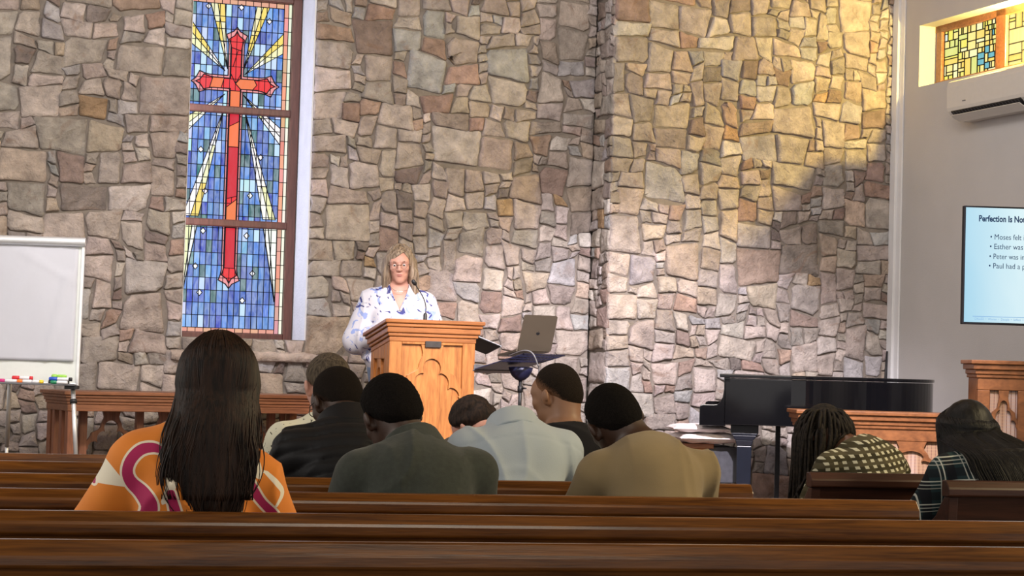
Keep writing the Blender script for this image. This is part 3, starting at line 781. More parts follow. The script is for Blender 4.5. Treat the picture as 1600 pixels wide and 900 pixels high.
# ------------------------------------------------------------------ grand piano
Pp = at(1093, 640, 12.1)
pno = thing('grand_piano', 'black baby grand piano with closed lid, behind the low wooden screen', 'piano', (Pp[0], Pp[1], PLAT), radians(-7))
zl = at(1200, 587, 12.1)[2] - PLAT; PLN = 1.50
rim = [(.145, 0), (.36, 0), (.55, 0)] + catmull([(.55, 0), (.66, .03), (.78, .13), (.90, .28), (1.02, .37), (1.18, .43), (1.33, .54), (1.44, .74), (1.48, .98), (1.45, 1.2), (1.36, 1.35), (1.22, 1.42)], 5)[1:] + [(.8, 1.44), (.145, 1.44)]
zk = at(1110, 665, 12.1)[2] - PLAT
mb = MB(); mb.prism(rim, lambda a, b, d: (a, b, d), zk + .01, zl - .022); mb.build('case', 'piano_black', pno, bevel=.004)
cx_, cy_ = .8, .72
lidp = [(cx_ + (a - cx_) * 1.012 - (.02 if a < .2 else 0), cy_ + (b - cy_) * 1.015) for a, b in rim]
mb = MB(); mb.prism(lidp, lambda a, b, d: (a, b, d), zl - .018, zl + .004); mb.build('lid', 'piano_black', pno, bevel=.006)
mb = MB(); mb.prism([(.145, zl - .045), (.18, zl - .045), (.18, zl - .018), (.145, zl - .018)], lambda a, b, d: (a, d, b), 0, 1.44); mb.build('lid_hinge_strip', 'piano_black', pno)
zc = at(1110, 632, 12.1)[2] - PLAT
cheek = [(0, zk), (.16, zk), (.16, zl - .022), (.148, zl - .022), (.147, zl - .08), (.138, zl - .14), (.125, zc + .02), (.105, zc + .003), (.085, zc), (.02, zc), (.006, zc - .006), (0, zc - .02)]
for y in (0, 1.385): mb = MB(); mb.prism(cheek, lambda a, b, d: (a, d, b), y, y + .055); mb.build('cheek', 'piano_black', pno, bevel=.004)
mb = MB(); mb.box((.01, .055, zk), (.16, 1.385, zk + .045)); mb.box((.145, .055, zk + .045), (.16, 1.385, zl - .03)); mb.build('key_bed', 'piano_black', pno, bevel=.003)
mb = MB(); mb.box((.02, .06, zk + .045), (.145, 1.38, zk + .065)); mb.build('white_keys', 'ivory', pno)
mb = MB()
for k in range(52):
    if k % 7 in (0, 1, 3, 4, 5): y = .06 + (k + .72) * 1.32 / 52; mb.box((.06, y, zk + .062), (.145, y + .012, zk + .078))
mb.build('black_keys', 'piano_navy', pno)
def pleg(x, y):
    mb = MB(); prof = [(.085, zk + .01), (.085, zk - .04), (.075, zk - .055), (.055, zk - .085), (.045, zk - .12), (.042, .09)]
    for (r0, a), (r1, b) in zip(prof[:-1], prof[1:]):
        vs = [(x + sx * r, y + sy * min(r, .06), z) for r, z in ((r1, b), (r0, a)) for sx, sy in ((-1, -1), (1, -1), (1, 1), (-1, 1))]
        mb.add(vs, [(0, 3, 2, 1), (4, 5, 6, 7), (0, 1, 5, 4), (1, 2, 6, 5), (2, 3, 7, 6), (3, 0, 4, 7)])
    lg = mb.build('leg', 'piano_navy', pno, bevel=.004)
    mb = MB(); mb.lathe([(.012, .055), (.014, .09)], (x, y, 0), 12); mb.tube([(x, y - .012, .03), (x, y + .012, .03)], .03, 16); mb.build('caster', 'brass', lg)
pleg(.275, .13); pleg(.275, 1.31); pleg(1.15, .98)
mb = MB()
for y in (.62, .78): mb.box((.47, y, .14), (.50, y + .03, zk + .02))
mb.box((.44, .56, .09), (.60, .88, .15)); mb.tube([(.56, .64, .14), (.80, .64, zk)], .008); mb.tube([(.56, .80, .14), (.80, .80, zk)], .008); mb.build('pedal_lyre', 'piano_navy', pno, bevel=.004)
for y in (.63, .70, .77): mb = MB(); mb.box((.37, y, .085), (.46, y + .035, .10)); mb.build('pedal', 'brass', pno, bevel=.003)

# bench with two cushions at the keyboard
Pbn = at(1086, 693, 12.25)
bn = thing('piano_bench', 'wooden piano bench with charcoal side, under two pale cushions', 'bench', (Pbn[0] - .10, Pbn[1], PLAT), radians(8))
bh = Pbn[2] - PLAT
mb = MB(); mb.box((-.02, -.01, bh - .03), (.22, .56, bh)); mb.build('seat', 'red_oak', bn, bevel=.004)
mb = MB(); mb.box((.0, 0, 0), (.19, .03, bh - .03)); mb.build('end_panel', 'oak', bn, bevel=.003)
mb = MB(); mb.box((.0, .51, 0), (.19, .54, bh - .03)); mb.build('end_panel', 'oak', bn, bevel=.003)
mb = MB(); mb.box((.19, .0, bh - .24), (.385, .54, bh - .02)); mb.build('storage_box', 'charcoal_cloth', bn, bevel=.006)
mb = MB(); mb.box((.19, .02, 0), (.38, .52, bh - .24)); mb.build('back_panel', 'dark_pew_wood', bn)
def cushion(label, x, y, z, w, d, h, rz):
    t = thing('cushion', label, 'cushion', (x, y, z), rz, 'cushions on the piano bench')
    n = 22; vs = []; fs = []
    rr = random.Random(int(z * 1000))
    for s in (1, -1):
        for i in range(n + 1):
            for j in range(n + 1):
                a, b = 2 * i / n - 1, 2 * j / n - 1
                pr = (max(0, 1 - abs(a) ** 3.2) * max(0, 1 - abs(b) ** 3.2)) ** .42
                pin = 1 - .05 * (1 - abs(a * b))
                vs.append((a * w / 2 * (1 - .06 * (1 - b * b) * abs(a)), b * d / 2 * (1 - .06 * (1 - a * a) * abs(b)), h / 2 + s * h / 2 * pr + .004 * sin(a * 9 + b * 5) * pr))
    m = (n + 1) ** 2
    for i in range(n):
        for j in range(n):
            q = i * (n + 1) + j; fs.append((q, q + n + 1, q + n + 2, q + 1)); fs.append((m + q, m + q + 1, m + q + n + 2, m + q + n + 1))
    mb = MB(); mb.add(vs, fs); o = mb.build('cover', 'cushion_cloth', t, smooth=True)
    mb = MB()
    loop = [(a * w / 2 * (1 - .06 * (1 - b * b) * abs(a)), b * d / 2 * (1 - .06 * (1 - a * a) * abs(b)), h / 2) for a, b in [(-1 + 2 * k / 12, -1) for k in range(12)] + [(1, -1 + 2 * k / 12) for k in range(12)] + [(1 - 2 * k / 12, 1) for k in range(12)] + [(-1, 1 - 2 * k / 12) for k in range(13)]]
    mb.tube(loop, .0045, 6); mb.build('piping', 'cushion_cloth', t, smooth=True)
ck = at(1105, 690, 12.3)
cushion('plump pale cushion lying directly on the piano bench, below another', ck[0] - .005, ck[1] + .08, PLAT + bh + .001, .40, .42, .068, radians(8))
ck2 = at(1098, 676, 12.3)
cushion('flatter pale cushion on top of the other one, under the piano keys', ck2[0] - .02, ck2[1] + .06, PLAT + bh + .066, .36, .40, .052, radians(3))

# ------------------------------------------------------------------ flip chart with markers
FY = 11.2
Pf = at(122, 600, FY); Pft = at(125, 368, FY)
FW = .72; fz = Pf[2]; fh = Pft[2] - fz
fc = thing('flip_chart', 'white flip chart easel with creased blank paper, at the left edge', 'flip chart', (Pf[0] - FW / 2, FY, PLAT), radians(3))
z0 = fz - PLAT
tiltb = .06
def fb(x, y, z): return (x, y + tiltb * (z - z0), z)
mb = MB(); mb.box((-FW / 2 + .01, 0, z0), (FW / 2 - .01, .014, z0 + fh - .02), fb); mb.build('board', 'white_enamel', fc)
mb = MB()
for x in (-FW / 2, FW / 2 - .018): mb.box((x, -.008, z0 - .005), (x + .018, .02, z0 + fh - .01), fb)
mb.box((-FW / 2, -.008, z0 - .012), (FW / 2, .02, z0 + .004), fb); mb.build('frame', 'aluminium', fc, bevel=.003)
mb = MB(); mb.tube([fb(-FW / 2 - .005, -.012, z0 + fh - .035), fb(FW / 2 + .004, -.012, z0 + fh - .035)], .026, 18)
mb.build('clamp_bar', 'aluminium', fc, smooth=False, bevel=.003)
nX, nZ = 30, 40; vs = []; fs = []; rr = random.Random(4)
px0, px1 = -FW / 2 + .02, FW / 2 - .034; pz0, pz1 = z0 + .125, z0 + fh - .03
for i in range(nX + 1):
    for j in range(nZ + 1):
        a, b = i / nX, j / nZ; x = px0 + (px1 - px0) * a; z = pz0 + (pz1 - pz0) * b
        d1 = (a - .985) + (1 - b) * .22; d2 = (b - .75) + .55 * (a - .8); d3 = (a - .45) - (b - .5) * .5
        y = -.006 - .006 * (1 - b) - .007 * math.exp(-(d1 / .022) ** 2) * (b < .75) - .0035 * math.exp(-(d2 / .03) ** 2) * (a > .5) - .003 * math.exp(-(d3 / .025) ** 2) - .002 * sin(a * 7 + b * 5) - .0014 * sin(a * 21 - b * 17)
        vs.append(fb(x, y, z))
for i in range(nX):
    for j in range(nZ): q = i * (nZ + 1) + j; fs.append((q, q + nZ + 1, q + nZ + 2, q + 1))
mb = MB(); mb.add(vs, fs); pp = mb.build('paper_sheet', 'paper', fc, smooth=True); sm = pp.modifiers.new('thick', 'SOLIDIFY'); sm.thickness = .002
mb = MB(); mb.box((-FW / 2 + .02, -.075, z0 - .010), (FW / 2 - .01, .0, z0 - .003)); mb.box((-FW / 2 + .02, -.080, z0 - .010), (FW / 2 - .01, -.075, z0 + .0005)); mb.build('marker_tray', 'grey_plastic', fc, bevel=.002)
mb = MB(); mb.box((FW / 2 - .07, -.06, z0 - .03), (FW / 2 - .0, .03, z0 - .008)); mb.build('leg_bracket', 'black_plastic', fc, bevel=.003)
for nm, a, b in (('leg', (FW / 2 - .03, -.01, z0 - .02), (FW / 2 + .055, -.16, .015)), ('leg', (-FW / 2 + .03, -.01, z0 - .02), (-FW / 2 - .055, -.16, .015)), ('leg', (-.03, .03, z0 + .1), (-.12, .46, .015))):
    mb = MB(); A, B = np.array(a), np.array(b); mb.tube([A, A + (B - A) * .55], .0125, 12); mb.tube([A + (B - A) * .55, B], .0095, 12); lg = mb.build(nm, 'aluminium', fc, smooth=True)
    mb = MB(); mb.tube([A + (B - A) * .09, A + (B - A) * .12], .02, 12); mb.build('collar', 'black_plastic', lg, smooth=True); mb = MB(); mb.tube([B, B + (A - B) / np.linalg.norm(A - B) * .03], .014, 10); mb.build('rubber_foot', 'black_plastic', lg, smooth=True)
def marker(label, x0p, x1p, yp, yy, cap, bodym, endm, capfirst=True, dz=0.0, rzz=0.0):
    A = at(x0p, yp, FY + yy); B = at(x1p, yp, FY + yy); L = B[0] - A[0]; r = .0102
    zz = fz - .003 + r + dz
    t = thing('marker_pen', label, 'marker', (A[0], FY + yy, zz), rzz, 'marker pens on the flip chart tray')
    f = .36 if capfirst else .64
    parts = ((0, f, cap if capfirst else bodym, 'cap' if capfirst else 'barrel'), (f, 1, bodym if capfirst else cap, 'barrel' if capfirst else 'cap'))
    for a, b, m, nm in parts:
        k = 1.12 if nm == 'cap' else 1.0
        mb = MB(); mb.tube([(L * a, 0, 0), (L * a + .004, 0, 0), (L * b - .004, 0, 0), (L * b, 0, 0)], [r * .7 * k, r * k, r * k, r * .7 * k], 14); o = mb.build(nm, m, t, smooth=True)
        if nm == 'barrel' and endm: mb = MB(); e0, e1 = ((L * b - .016, L * b + .001) if capfirst else (L * a - .001, L * a + .016)); mb.tube([(e0, 0, 0), (e1, 0, 0)], r * 1.06, 14); mb.build('end_plug', endm, o, smooth=True)
marker('red-capped marker pen with red end plug, lying behind the others on the tray', 19, 51, 588, -.034, 'ink_red', 'marker_white', 'ink_red', dz=.0185)
marker('marker pen with magenta cap, leftmost in view on the tray', -3, 27, 592, -.045, 'ink_magenta', 'marker_white', None)
marker('marker pen with orange cap and white barrel, in the front row of the tray', 27, 50, 593.5, -.062, 'ink_orange', 'marker_white', None)
marker('marker pen with yellow cap pointing right, in the front row of the tray', 50.5, 68, 593.5, -.064, 'ink_yellow', 'marker_white', None, False)
marker('thick lime green marker pen at the back of the right-hand cluster', 81, 104, 583, -.030, 'ink_lime', 'ink_lime', None, dz=.033)
marker('blue-capped marker pen with white barrel, on top of the cluster', 77, 113, 588, -.056, 'ink_blue', 'marker_white', 'ink_black', dz=.0185, rzz=radians(-4))
marker('dark green marker pen lying in front of the blue one', 79, 106, 594, -.062, 'ink_green', 'marker_white', None)
marker('black-capped marker pen, hardly showing beside the blue one', 76, 108, 590, -.050, 'ink_black', 'marker_white', 'ink_black', dz=.0005)

# ------------------------------------------------------------------ television
Yt = 11.2
tl_, bl_ = at(1507, 321, Yt), at(1503, 506, Yt)
tv = thing('television', 'large wall television showing a pale blue slide, cut off by the right edge', 'television', ((tl_[0] + bl_[0]) / 2, Yt, bl_[2]), radians(1.5))
tH = tl_[2] - bl_[2]; tW = tH * 1.72
mb = MB(); mb.box((0, 0, 0), (tW, .045, tH)); mb.build('bezel', 'screen_bezel', tv, bevel=.003)
def slide_mat():
    m, nt, b = _new('slide'); b.inputs['Base Color'].default_value = (.01, .01, .01, 1); b.inputs['Roughness'].default_value = .3
    tc = node(nt, 'ShaderNodeTexCoord'); nz = node(nt, 'ShaderNodeTexNoise', Scale=1.6, Detail=2.0, Distortion=1.0); nt.links.new(tc.outputs['Object'], nz.inputs['Vector'])
    g = node(nt, 'ShaderNodeSeparateXYZ'); nt.links.new(tc.outputs['Object'], g.inputs[0])
    mr = node(nt, 'ShaderNodeMapRange'); mr.inputs['From Max'].default_value = .42; nt.links.new(g.outputs['X'], mr.inputs['Value'])
    ad = node(nt, 'ShaderNodeMath', operation='MULTIPLY_ADD'); ad.inputs[1].default_value = .5; nt.links.new(nz.outputs['Fac'], ad.inputs[0]); nt.links.new(mr.outputs[0], ad.inputs[2])
    rp_ = node(nt, 'ShaderNodeValToRGB'); rp_.color_ramp.elements[0].position = .2; rp_.color_ramp.elements[1].position = .95
    rp_.color_ramp.elements[0].color = (.33, .66, .86, 1); rp_.color_ramp.elements[1].color = (.68, .90, .98, 1); nt.links.new(ad.outputs[0], rp_.inputs[0])
    nt.links.new(rp_.outputs[0], b.inputs['Emission Color']); b.inputs['Emission Strength'].default_value = 0.62
slide_mat()
plain('slide_ink', (.004, .006, .015), .9, spec=.05, emit=(.008, .022, .06), estr=1.0)
plain('slide_rule', (.01, .02, .06), .5, emit=(.12, .26, .42), estr=1.0)
e = .010
mb = MB(); mb.box((e, -.004, e * 1.2), (tW - e, .002, tH - e)); mb.build('screen', 'slide', tv)
def text_mesh(name, lines, m, parent, bold=0.0):
    """lines: (text, size, x, z) on the plane just in front of the screen"""
    V, Fc = [], []
    for (txt, size, x, z, wid) in lines:
        cu = bpy.data.curves.new('t', 'FONT'); cu.body = txt; cu.size = size; cu.resolution_u = 3; cu.offset = bold * size
        o = bpy.data.objects.new('t', cu); COL.objects.link(o)
        dg = bpy.context.evaluated_depsgraph_get(); me = bpy.data.meshes.new_from_object(o.evaluated_get(dg))
        xs = [v.co.x for v in me.vertices]; k = (wid / (max(xs) - min(xs))) if wid else 1.0
        b0 = len(V); V += [(x + (v.co.x - min(xs)) * k, -.0052, z + v.co.y) for v in me.vertices]
        Fc += [tuple(i + b0 for i in p.vertices) for p in me.polygons]
        bpy.data.objects.remove(o); bpy.data.curves.remove(cu); bpy.data.meshes.remove(me)
    mb = MB(); mb.add(V, Fc); o = mb.build(name, m, parent, recalc=False); return o
pm = tH / 185.0
def tx(px_): return (px_ - 1505) * pm
def tz(py_, px_=1550): return (505 + (px_ - 1504) * .026 - py_) * pm
text_mesh('slide_title', [('Perfection Is Not', 10.6 * pm * 1.28, tx(1528), tz(345.5, 1560), 73 * pm)], 'slide_ink', tv, .030)
for ln in (('• Moses felt i', 12.0 * pm, tx(1546.5), tz(373.5, 1570), 53.5 * pm), ('• Esther was', 12.0 * pm, tx(1546), tz(388.5, 1570), 52 * pm), ('• Peter was in', 12.0 * pm, tx(1545.5), tz(404, 1570), 55 * pm), ('• Paul had a p', 12.0 * pm, tx(1545), tz(418.8, 1570), 57 * pm)):
    text_mesh('slide_text', [ln], 'slide_ink', tv, .0)
text_mesh('slide_footer', [('CALLED  •  Women  •  Disciple  •  Selfless  •  Identity', 5.0 * pm, tx(1524), tz(499.5, 1560), 92 * pm)], 'slide_rule', tv, .0)
mb = MB(); mb.box((tx(1521), -.0054, tz(494.6, 1560)), (tW - .06, -.0045, tz(493.6, 1560))); mb.build('slide_rule', 'slide_rule', tv)
mb = MB(); wq = None
mb.box((tW / 2 - .2, .045, tH / 2 - .15), (tW / 2 + .2, .06, tH / 2 + .15)); mb.tube([(tW / 2, .06, tH / 2), (tW / 2 + .18, .24, tH / 2), (tW / 2 + .20, .36, tH / 2)], .02); mb.build('swing_arm', 'black_plastic', tv)

# ------------------------------------------------------------------ air conditioner under the yellow window
ac = thing('air_conditioner', 'white split air conditioner on the right wall, just below the yellow window', 'air conditioner', tuple(rwall(1.016, 0, 2.95)), math.atan2(N3[1], N3[0]))
# local x runs along the wall towards the camera, local +y points to the wall's room side
acH, acL, acD = .275, .92, .205
prof = [(0, 0), (0, acH), (.17, acH), (.196, acH - .012), (acD, acH - .05), (acD - .004, .085), (acD - .012, .062), (.150, .020), (.10, 0)]
side = 1.0 if np.dot(-U3, np.array((-sin(math.atan2(N3[1], N3[0])), cos(math.atan2(N3[1], N3[0])), 0))) > 0 else -1.0
mb = MB(); mb.prism(prof, lambda a, b, d: (d, a * side, b), 0, acL); mb.build('casing', 'aircon_white', ac, bevel=.006)
mb = MB(); mb.prism([(.196, .062), (.199, .056), (.150, .014), (.145, .020)], lambda a, b, d: (d, a * side, b), .05, acL - .05); mb.build('air_outlet', 'black_plastic', ac)
mb = MB(); mb.prism([(.186, .032), (.190, .027), (.118, -.012), (.114, -.006)], lambda a, b, d: (d, (a + .012) * side, b), .06, acL - .06); mb.build('louvre', 'aircon_white', ac)
for k in range(9):
    pass
mb = MB()
for k in range(22): x = .07 + k * .0365; mb.prism([(.193, .058), (.197, .054), (.168, .030), (.164, .034)], lambda a, b, d: (d, (a + .001) * side, b), x, x + .004)
mb.build('louvre_fins', 'grey_plastic', ac)
mb = MB(); mb.box((.20, min(side * (acD - .004), side * (acD + .0015)), .112), (.235, max(side * (acD - .004), side * (acD + .0015)), .120)); mb.build('badge', 'grey_plastic', ac)

# cables running down beside the white trim
mb = MB()
for k, (s, o) in enumerate(((-.012, -.03), (-.012, -.052))):
    P0 = rwall(.02 + .02 * k, o - .01, 0)
    mb.tube([P0 + np.array((0, 0, PLAT + .01)), P0 + np.array((.004, 0, .8)), P0 + np.array((0, 0, 1.15)), P0 + np.array((.012, 0, 1.36))], .007, 8)
tag(mb.build('wall_cables', 'black_plastic', None, smooth=True), 'dark cables hanging in the corner between stone and white wall, above the piano', 'cable')

# ------------------------------------------------------------------ pews
PR = radians(13)
pdir = np.array((cos(PR), sin(PR), 0)); pfwd = np.array((-sin(PR), cos(PR), 0))
def pew(label, px_, py_, Y, x_left, x_right, wood_='pew_wood', rz=PR, legs_=True, group='wooden pews'):
    P = at(px_, py_, Y); H = P[2]
    # x_left / x_right: pixel columns where the rail ends (on the rail's own line)
    def along(xp):
        lo, hi = -6.0, 6.0
        d = np.array((cos(rz), sin(rz)))
        for _ in range(50):
            m_ = (lo + hi) / 2; q = P[:2] + d * m_; v = np.array((q[0], q[1], H)) - CAM
            xx = 800 + FPX * (v @ cR) / (v @ cF)
            if xx < xp: lo = m_
            else: hi = m_
        return lo
    a, b = along(x_left), along(x_right); L = b - a
    c = P[:2] + np.array((cos(rz), sin(rz))) * (a + b) / 2
    t = thing('pew', label, 'pew', (c[0], c[1], 0), rz, group); h = L / 2
    rail = [(-.026, H - .058), (-.031, H - .052), (-.031, H - .030), (-.027, H - .023), (-.008, H - .003), (-.002, H), (.024, H), (.029, H - .004), (.029, H - .052), (.026, H - .058)]
    mb = MB(); mb.prism(rail, lambda p, q, d: (d, p, q), -h, h); mb.build('top_rail', wood_, t, bevel=.003)
    mb = MB(); mb.prism([(-.012, H - .058), (.014, H - .058), (.062, .50), (.036, .50)], lambda p, q, d: (d, p, q), -h + .03, h - .03); mb.build('backrest', wood_, t)
    mb = MB(); mb.prism([(-.020, H - .20), (-.006, H - .20), (.002, H - .26), (-.016, H - .26)], lambda p, q, d: (d, p, q), -h + .03, h - .03); mb.build('back_rail', wood_, t)
    mb = MB(); mb.box((-h + .03, .02, .425), (h - .03, .44, .455)); mb.build('seat', wood_, t, bevel=.006)
    endp = [(-.016, H - .058), (.022, H - .058), (.05, H - .085), (.09, H - .13), (.15, H - .165), (.30, H - .185), (.42, H - .19), (.45, H - .21), (.45, H - .25), (.42, H - .27), (.40, .40), (.42, .0), (.02, .0), (.015, .35)]
    for s in (-1, 1):
        mb = MB(); x0, x1 = (s * h - s * .045, s * h - s * .008)
        mb.prism(endp, lambda p, q, d: (d, p, q), min(x0, x1), max(x0, x1)); mb.build('end_panel', wood_, t, bevel=.004)
    mb = MB(); mb.box((-h + .05, .06, .02), (h - .05, .08, .42)); mb.build('front_board', wood_, t)
    return t
pew('nearest pew, whose top rail runs along the bottom edge of the photo', 800, 849, 4.30, -700, 1980)
pew('second pew from the camera, directly behind the woman in orange', 800, 806, 5.09, -560, 1740)
pew('third pew from the camera, ending square before the plaid-shirted woman', 800, 773.5, 5.92, -460, 1431)
pew('fourth pew from the camera, ending beside the man in the tan sweater', 800, 751, 6.72, -400, 1173)
pew('fifth pew from the camera, showing to the left of the woman in orange', 800, 733, 7.50, -360, 960)
pew('frontmost long pew, just below the communion table at left', 800, 722, 8.22, -330, 880)
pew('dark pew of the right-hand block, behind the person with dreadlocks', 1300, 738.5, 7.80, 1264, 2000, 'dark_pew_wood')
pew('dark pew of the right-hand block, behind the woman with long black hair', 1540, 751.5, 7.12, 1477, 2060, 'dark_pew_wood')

# ------------------------------------------------------------------ people: distance-field bodies meshed with surface nets
plain('skin_fair', (.52, .27, .205), .5, var=.06, scale=25, bump=.15, bscale=220)
plain('skin_tan', (.26, .13, .07), .5, var=.06, scale=25)
plain('skin_brown', (.10, .045, .025), .45, var=.08, scale=25)
plain('skin_dark', (.040, .018, .010), .5, var=.08, scale=25)

def hair_mat(name, c0, c1, rough=.5, stretch=(60, 60, 4), scale=1.5, spec=.4, skin=None):
    m, nt, b = _new(name); b.inputs['Roughness'].default_value = rough; b.inputs['Specular IOR Level'].default_value = spec
    tc = node(nt, 'ShaderNodeTexCoord'); mp = node(nt, 'ShaderNodeMapping', Scale=stretch); nt.links.new(tc.outputs['Object'], mp.inputs['Vector'])
    nz = node(nt, 'ShaderNodeTexNoise', Scale=scale, Detail=6.0, Distortion=.6); nt.links.new(mp.outputs[0], nz.inputs['Vector'])
    r = node(nt, 'ShaderNodeValToRGB'); r.color_ramp.elements[0].position = .36; r.color_ramp.elements[1].position = .66
    r.color_ramp.elements[0].color = tuple(c0) + (1,); r.color_ramp.elements[1].color = tuple(c1) + (1,)
    nt.links.new(nz.outputs['Fac'], r.inputs[0]); src = r.outputs[0]
    if skin is not None:                                # cut ever shorter towards the hairline, until the skin shows
        ed = node(nt, 'ShaderNodeAttribute', attribute_name='hair_length'); n3 = node(nt, 'ShaderNodeTexNoise', Scale=170.0, Detail=2.0); nt.links.new(tc.outputs['Object'], n3.inputs['Vector'])
        ad = node(nt, 'ShaderNodeMath', operation='MULTIPLY_ADD'); ad.inputs[1].default_value = .5; nt.links.new(n3.outputs['Fac'], ad.inputs[0]); nt.links.new(ed.outputs['Fac'], ad.inputs[2])
        m3 = node(nt, 'ShaderNodeMapRange'); m3.inputs['From Min'].default_value = .25; m3.inputs['From Max'].default_value = .95; nt.links.new(ad.outputs[0], m3.inputs['Value'])
        mx = node(nt, 'ShaderNodeMix', data_type='RGBA'); mx.inputs['A'].default_value = tuple(skin) + (1,); nt.links.new(m3.outputs[0], mx.inputs['Factor']); nt.links.new(src, mx.inputs['B']); src = mx.outputs['Result']
    nt.links.new(src, b.inputs['Base Color'])
    bp = node(nt, 'ShaderNodeBump', Strength=.5, Distance=.004); nt.links.new(nz.outputs['Fac'], bp.inputs['Height']); nt.links.new(bp.outputs[0], b.inputs['Normal'])
SK = dict(fair=(.52, .27, .205), tan=(.26, .13, .07), brown=(.10, .045, .025), dark=(.040, .018, .010))
hair_mat('hair_long_brown', (.007, .004, .003), (.030, .014, .008), .55, spec=.22)
hair_mat('hair_long_black', (.002, .002, .002), (.008, .007, .006), .5, spec=.22)
hair_mat('hair_locs', (.005, .004, .003), (.022, .016, .011), .75, (40, 40, 40), 2, spec=.2)
hair_mat('hair_blond_grey', (.10, .068, .045), (.36, .275, .195), .5, (70, 70, 3), 1.4)
hair_mat('hair_brow', (.10, .065, .045), (.16, .11, .08), .7)
hair_mat('hair_grey_brown', (.035, .026, .017), (.11, .085, .058), .8, (120, 120, 30), 1, spec=.2, skin=SK['fair'])
hair_mat('hair_dark_brown', (.008, .005, .004), (.035, .020, .013), .7, (70, 70, 30), 1, spec=.2, skin=SK['fair'])
hair_mat('hair_black_short', (.003, .0025, .002), (.009, .007, .006), .95, (160, 160, 160), 2, spec=.1, skin=SK['dark'])
hair_mat('hair_cropped_dark', (.007, .005, .004), (.014, .010, .007), .9, (160, 160, 160), 2, spec=.1, skin=SK['dark'])
hair_mat('hair_cropped', (.010, .007, .005), (.022, .015, .010), .9, (160, 160, 160), 2, spec=.1, skin=SK['tan'])

def cloth(name, col, var=.10, scale=14, bump=.12, bscale=260, rough=.9, sheen=.15, stretch=(1, 1, 1)):
    return plain(name, col, rough, var=var, scale=scale, bump=bump, bscale=bscale, sheen=sheen, stretch=stretch, spec=.2)
cloth('cloth_dark_green', (.036, .042, .034), .14, 60, .15, 400)
cloth('cloth_black_quilt', (.008, .008, .009), .1, 20, .08, 200, .6, .02)
cloth('cloth_pale_blue', (.38, .44, .48), .04, 8, .1, 300, .8)
cloth('cloth_black', (.006, .0055, .006), .1, sheen=.02)
cloth('cloth_tan', (.22, .165, .085), .06, 10, .08, 350)
cloth('cloth_denim', (.10, .14, .22), .15, 60)
cloth('cloth_trousers', (.03, .03, .035), .1)
cloth('shoe_leather', (.02, .015, .012), .1, rough=.4)
cloth('cloth_brown_knit', (.06, .045, .035), .1)

def pattern_blouse():            # orange with magenta swirls and cream shapes, both outlined in cream
    m, nt, b = _new('cloth_orange_print'); b.inputs['Roughness'].default_value = .75; b.inputs['Sheen Weight'].default_value = .1; b.inputs['Specular IOR Level'].default_value = .25
    prev = None
    def A(n): return node(nt, 'ShaderNodeAttribute', attribute_name=n).outputs['Fac']
    def step(src, thr):
        q = node(nt, 'ShaderNodeMath', operation='LESS_THAN'); nt.links.new(src, q.inputs[0]); q.inputs[1].default_value = thr; return q.outputs[0]
    tc = node(nt, 'ShaderNodeTexCoord'); nz = node(nt, 'ShaderNodeTexNoise', Scale=10.0, Detail=3.0); nt.links.new(tc.outputs['Object'], nz.inputs['Vector'])
    r = node(nt, 'ShaderNodeValToRGB'); r.color_ramp.elements[0].color = (.62, .17, .018, 1); r.color_ramp.elements[1].color = (.80, .27, .036, 1); nt.links.new(nz.outputs['Fac'], r.inputs[0])
    cur = r.outputs[0]
    dm, dc = A('d_magenta'), A('d_cream')
    for src, thr, col in ((dm, .0055, (.82, .72, .55)), (dc, .0, (.80, .74, .58)), (dm, .0, (.40, .018, .10))):
        mx = node(nt, 'ShaderNodeMix', data_type='RGBA'); nt.links.new(step(src, thr), mx.inputs['Factor']); nt.links.new(cur, mx.inputs['A']); mx.inputs['B'].default_value = col + (1,); cur = mx.outputs['Result']
    nt.links.new(cur, b.inputs['Base Color'])
pattern_blouse()

def blotch(name, base, blots, coords='Object'):
    """fabric with scattered printed blotches: blots = (scale, threshold, colour, seed)"""
    m, nt, b = _new(name); b.inputs['Roughness'].default_value = .8; b.inputs['Specular IOR Level'].default_value = .2
    tc = node(nt, 'ShaderNodeTexCoord'); cur = None
    for k, (sc, thr, col, seed, dist) in enumerate(blots):
        mp = node(nt, 'ShaderNodeMapping', Location=(seed, seed * .7, seed * 1.3)); nt.links.new(tc.outputs[coords], mp.inputs['Vector'])
        nz = node(nt, 'ShaderNodeTexNoise', Scale=sc, Detail=2.5, Distortion=dist, Roughness=.45); nt.links.new(mp.outputs[0], nz.inputs['Vector'])
        r = node(nt, 'ShaderNodeMapRange'); r.inputs['From Min'].default_value = thr; r.inputs['From Max'].default_value = thr + .02; nt.links.new(nz.outputs['Fac'], r.inputs['Value'])
        mx = node(nt, 'ShaderNodeMix', data_type='RGBA'); nt.links.new(r.outputs[0], mx.inputs['Factor'])
        if cur is None: mx.inputs['A'].default_value = base + (1,)
        else: nt.links.new(cur, mx.inputs['A'])
        mx.inputs['B'].default_value = col + (1,); cur = mx.outputs['Result']
    nt.links.new(cur, b.inputs['Base Color'])
blotch('cloth_white_floral', (.56, .55, .60), [(13, .60, (.26, .33, .60), 3, 1.2), (15, .625, (.055, .06, .20), 11, 1.5), (20, .66, (.36, .42, .66), 23, .8)])
blotch('cloth_pale_print', (.62, .60, .46), [(22, .655, (.07, .07, .05), 5, 2.5)])

